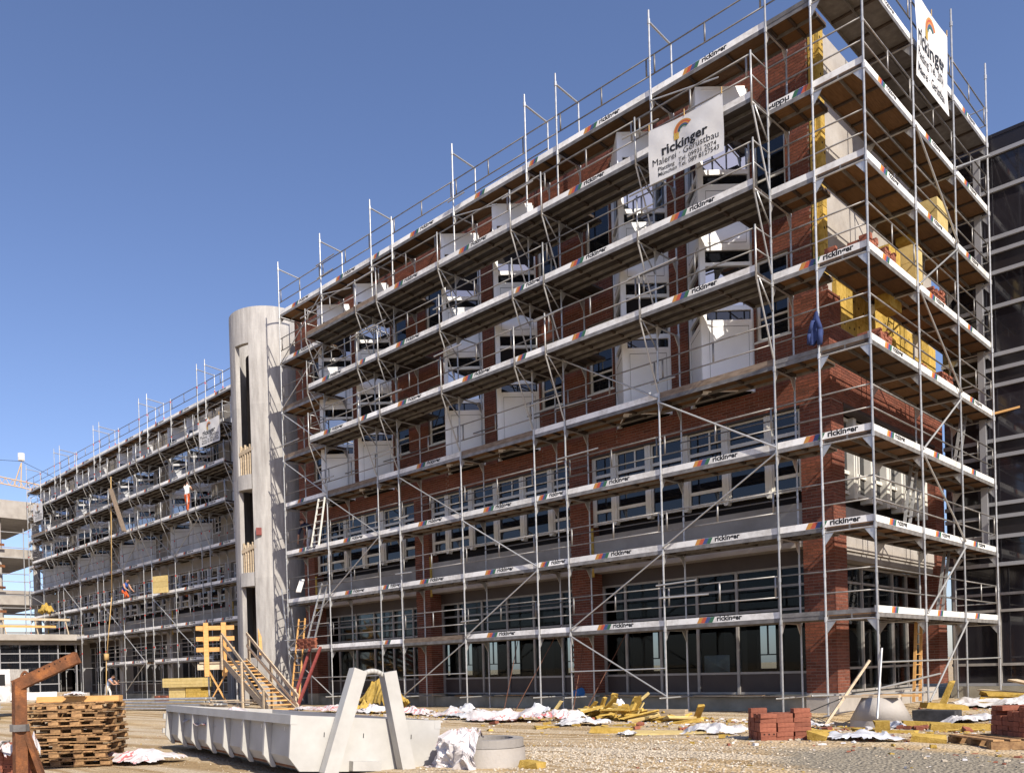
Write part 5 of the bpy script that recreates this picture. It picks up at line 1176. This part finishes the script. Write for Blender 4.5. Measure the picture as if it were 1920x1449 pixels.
# hoist rope
mb = MB(); mb.path([(-45.0, 1.4, .3), (-45.05, 1.5, 2.6), (-44.9, 1.9, 6.5), (-44.7, 2.0, 14.0)], .03, 0, 6); mb.obox((-45.05, 1.5, 2.75), (.12, 0, 0), (0, .12, 0), (0, 0, .2)); tag(mb.build('hoist_rope', M['rope'], None, True), 'tan hoist rope hanging down the far scaffold to the man', 'rope')

# ---------------------------------------------------------------- people
def person(label, loc, rz, J, cols, sc=1.0, hairm='hair'):
    """J: joint positions (x right, y forward, z up); one continuous skinned body, coloured by body part"""
    root = thing('person', label, 'person', loc)
    names = ['pel', 'chest', 'neck', 'head', 'top', 'shl', 'ell', 'wrl', 'hal', 'shr', 'elr', 'wrr', 'har', 'hil', 'knl', 'anl', 'tol', 'hir', 'knr', 'anr', 'tor']
    ed = [(0, 1), (1, 2), (2, 3), (3, 4), (1, 5), (5, 6), (6, 7), (7, 8), (1, 9), (9, 10), (10, 11), (11, 12), (0, 13), (13, 14), (14, 15), (15, 16), (0, 17), (17, 18), (18, 19), (19, 20)]
    rad = dict(pel=.14, chest=.155, neck=.055, head=.095, top=.07, shl=.075, ell=.05, wrl=.034, hal=.035, shr=.075, elr=.05, wrr=.034, har=.035, hil=.10, knl=.07, anl=.05, tol=.045, hir=.10, knr=.07, anr=.05, tor=.045)
    V = [Vector(J[n]) for n in names]
    me = bpy.data.meshes.new('body'); me.from_pydata([tuple(v) for v in V], ed, []); ob = bpy.data.objects.new('body', me); COL.objects.link(ob)
    md = ob.modifiers.new('skin', 'SKIN'); sub = ob.modifiers.new('sub', 'SUBSURF'); sub.levels = sub.render_levels = 2
    for i, n in enumerate(names):
        r = rad[n]; me.skin_vertices[0].data[i].radius = (r, r * (.75 if n in ('chest', 'pel') else 1)); me.skin_vertices[0].data[i].use_root = (i == 0)
    bpy.context.view_layer.update()
    em = bpy.data.meshes.new_from_object(ob.evaluated_get(bpy.context.evaluated_depsgraph_get()))
    bpy.data.objects.remove(ob)
    mb = MB(); mb.v = [tuple(v.co) for v in em.vertices]
    def seg(p):
        best = None
        for a, b_ in ed:
            d = V[b_] - V[a]; t_ = min(max((p - V[a]).dot(d) / max(d.length_squared, 1e-6), 0), 1); q = (p - (V[a] + d * t_)).length
            if best is None or q < best[0]: best = (q, a, b_, t_)
        return best
    cm = {}
    for f in em.polygons:
        _, a, b_, t_ = seg(f.center); nb = names[b_]
        if nb in ('neck', 'chest'): k_ = 'shirt' if not (nb == 'chest' and t_ < .12) else 'trousers'
        elif nb in ('head', 'top'): k_ = 'skin'
        elif nb in ('shl', 'shr'): k_ = 'shirt'
        elif nb in ('ell', 'elr'): k_ = 'sleeve'
        elif nb in ('wrl', 'wrr', 'hal', 'har'): k_ = 'skin'
        elif nb in ('tol', 'tor'): k_ = 'boot'
        else: k_ = 'trousers'
        mb.f.append(tuple(f.vertices)); mb.m.append(list(cols).index(k_)); mb.var.append(.5)
    # nose, ears, fingers grown from the hands
    hd = V[3]; fw = (Vector(J['face']) - hd).normalized(); si = fw.cross(V[4] - V[3]).normalized(); si_k = list(cols).index('skin')
    mb.tube(hd + fw * .085 + Vector((0, 0, .01)), hd + fw * .125 - Vector((0, 0, .012)), .012, si_k, 6, .016)
    for s in (-1, 1):
        mb.tube(hd + si * s * .085 + (V[4] - V[3]) * .15, hd + si * s * .105 + (V[4] - V[3]) * .15, .025, si_k, 6)
        mb.tube(hd + fw * .088 + si * s * .032 + (V[4] - V[3]).normalized() * .03, hd + fw * .094 + si * s * .032 + (V[4] - V[3]).normalized() * .03, .010, list(cols).index('boot'), 6)
    mb.tube(hd + fw * .088 - (V[4] - V[3]).normalized() * .045 - si * .022, hd + fw * .088 - (V[4] - V[3]).normalized() * .045 + si * .022, .006, list(cols).index('sleeve') if False else si_k, 5)
    for w_, h in (('wrl', 'hal'), ('wrr', 'har')):
        d = (Vector(J[h]) - Vector(J[w_])).normalized(); u = d.cross(Vector((0, 0, 1)));  u = u.normalized() if u.length > .1 else Vector((1, 0, 0)); n_ = d.cross(u)
        for k, L_ in enumerate((.075, .085, .08, .065)):
            b0 = Vector(J[h]) + u * (-.027 + .018 * k); b1_ = b0 + d * L_ * .55; mb.tube(b0, b1_, .0095, si_k, 6, .009); mb.tube(b1_, b1_ + (d * .5 + n_ * .8).normalized() * L_ * .5, .009, si_k, 6, .007)
        b0 = Vector(J[h]) - u * .03 - d * .03; mb.tube(b0, b0 - u * .03 + d * .045, .011, si_k, 6, .009)
    me2 = mb.mesh('body', [M[c] for c in cols.values()], True)
    place('body', me2, root, loc, (0, 0, rz), (sc,) * 3)
    hm = MB(); up = (V[4] - V[3]).normalized(); n = 10; P = []
    for j in range(5):
        for i in range(n):
            a = 2 * math.pi * i / n; ph = j / 4 * 1.45; c = hd + up * .045 - fw * .02; rr_ = .108
            P.append(c + up * rr_ * math.cos(ph) * 1.0 + (fw * math.cos(a) + si * math.sin(a)) * rr_ * math.sin(ph) * (1 if math.cos(a) < .5 else .8))
    hm.add(P, [(j * n + i, j * n + (i + 1) % n, (j + 1) * n + (i + 1) % n, (j + 1) * n + i) for j in range(4) for i in range(n)])
    place('hair', hm.mesh('hair', M[hairm], True), root, loc, (0, 0, rz), (sc,) * 3)
    return root
def pose(bend=0.0, arm=((-.22, .12, 1.1), (-.2, .32, 1.0), (.22, .12, 1.1), (.2, .32, 1.0)), stride=.12, pel_z=.92, knees=None):
    J = {}; J['pel'] = Vector((0, 0, pel_z)); cb, sb = math.cos(bend), math.sin(bend)
    def T(x, y, z): return Vector((x, y * cb + z * sb, pel_z + z * cb - y * sb))
    J['chest'] = T(0, 0, .36); J['neck'] = T(0, .01, .58); J['head'] = T(0, .04, .72); J['top'] = T(0, .05, .83); J['face'] = J['head'] + Vector((0, math.cos(bend * .6), -math.sin(bend * .6)))
    J['shl'] = T(-.19, 0, .47); J['shr'] = T(.19, 0, .47); J['ell'], J['wrl'], J['elr'], J['wrr'] = [Vector(a) for a in arm]
    for s in ('l', 'r'): J['ha' + s] = J['wr' + s] + (J['wr' + s] - J['el' + s]).normalized() * .07
    for s, sg, st_ in (('l', -1, stride), ('r', 1, -stride)):
        J['hi' + s] = Vector((sg * .10, 0, pel_z - .06)); J['an' + s] = Vector((sg * .12, st_, .08)); J['kn' + s] = Vector((sg * .11, st_ * .6 + .05, (pel_z - .06) * .52 + .04)); J['to' + s] = Vector((sg * .13, st_ + .15, .045))
    if knees:
        for k_, v_ in knees.items(): J[k_] = Vector(v_)
    return J
CL = lambda shirt, sleeve, tr_: dict(shirt=shirt, sleeve=sleeve, trousers=tr_, skin='skin', boot='boot')
person('person in a light blue vest and white trousers bending forward to pull the hoist rope', (-45.5, 1.7, 0), -1.1, pose(.65, ((-.2, .62, 1.02), (-.06, .78, 1.18), (.2, .62, 1.0), (.06, .80, 1.02))), CL('vest', 'skin', 'whitecloth'), 1.02)
person('person in dark shirt and pale trousers bending on the third deck beside the tower', (-21.9, .75, 6.31), 1.75, pose(.8, ((-.22, .55, .85), (-.18, .62, .58), (.22, .55, .85), (.18, .64, .6))), CL('navy', 'navy', 'greycloth'))
person('person in a white shirt and bright orange trousers standing on the far scaffold', (-35.3, 2.2, 10.31), .4, pose(.1, ((-.3, .25, 1.55), (-.25, .45, 1.75), (.3, .1, 1.2), (.28, .35, 1.25))), CL('whitecloth', 'skin', 'orange'))
person('person in a blue shirt kneeling on the third deck of the far scaffold', (-44.0, 2.3, 6.31), -1.3, pose(.5, ((-.24, .4, .62), (-.2, .6, .5), (.24, .4, .62), (.2, .6, .5)), pel_z=.5, knees=dict(knl=(-.13, .3, .12), knr=(.13, .32, .3), anl=(-.13, -.12, .08), anr=(.13, .25, .08), tol=(-.13, -.2, .05), tor=(.13, .4, .045))), CL('bluecloth', 'skin', 'orange'))
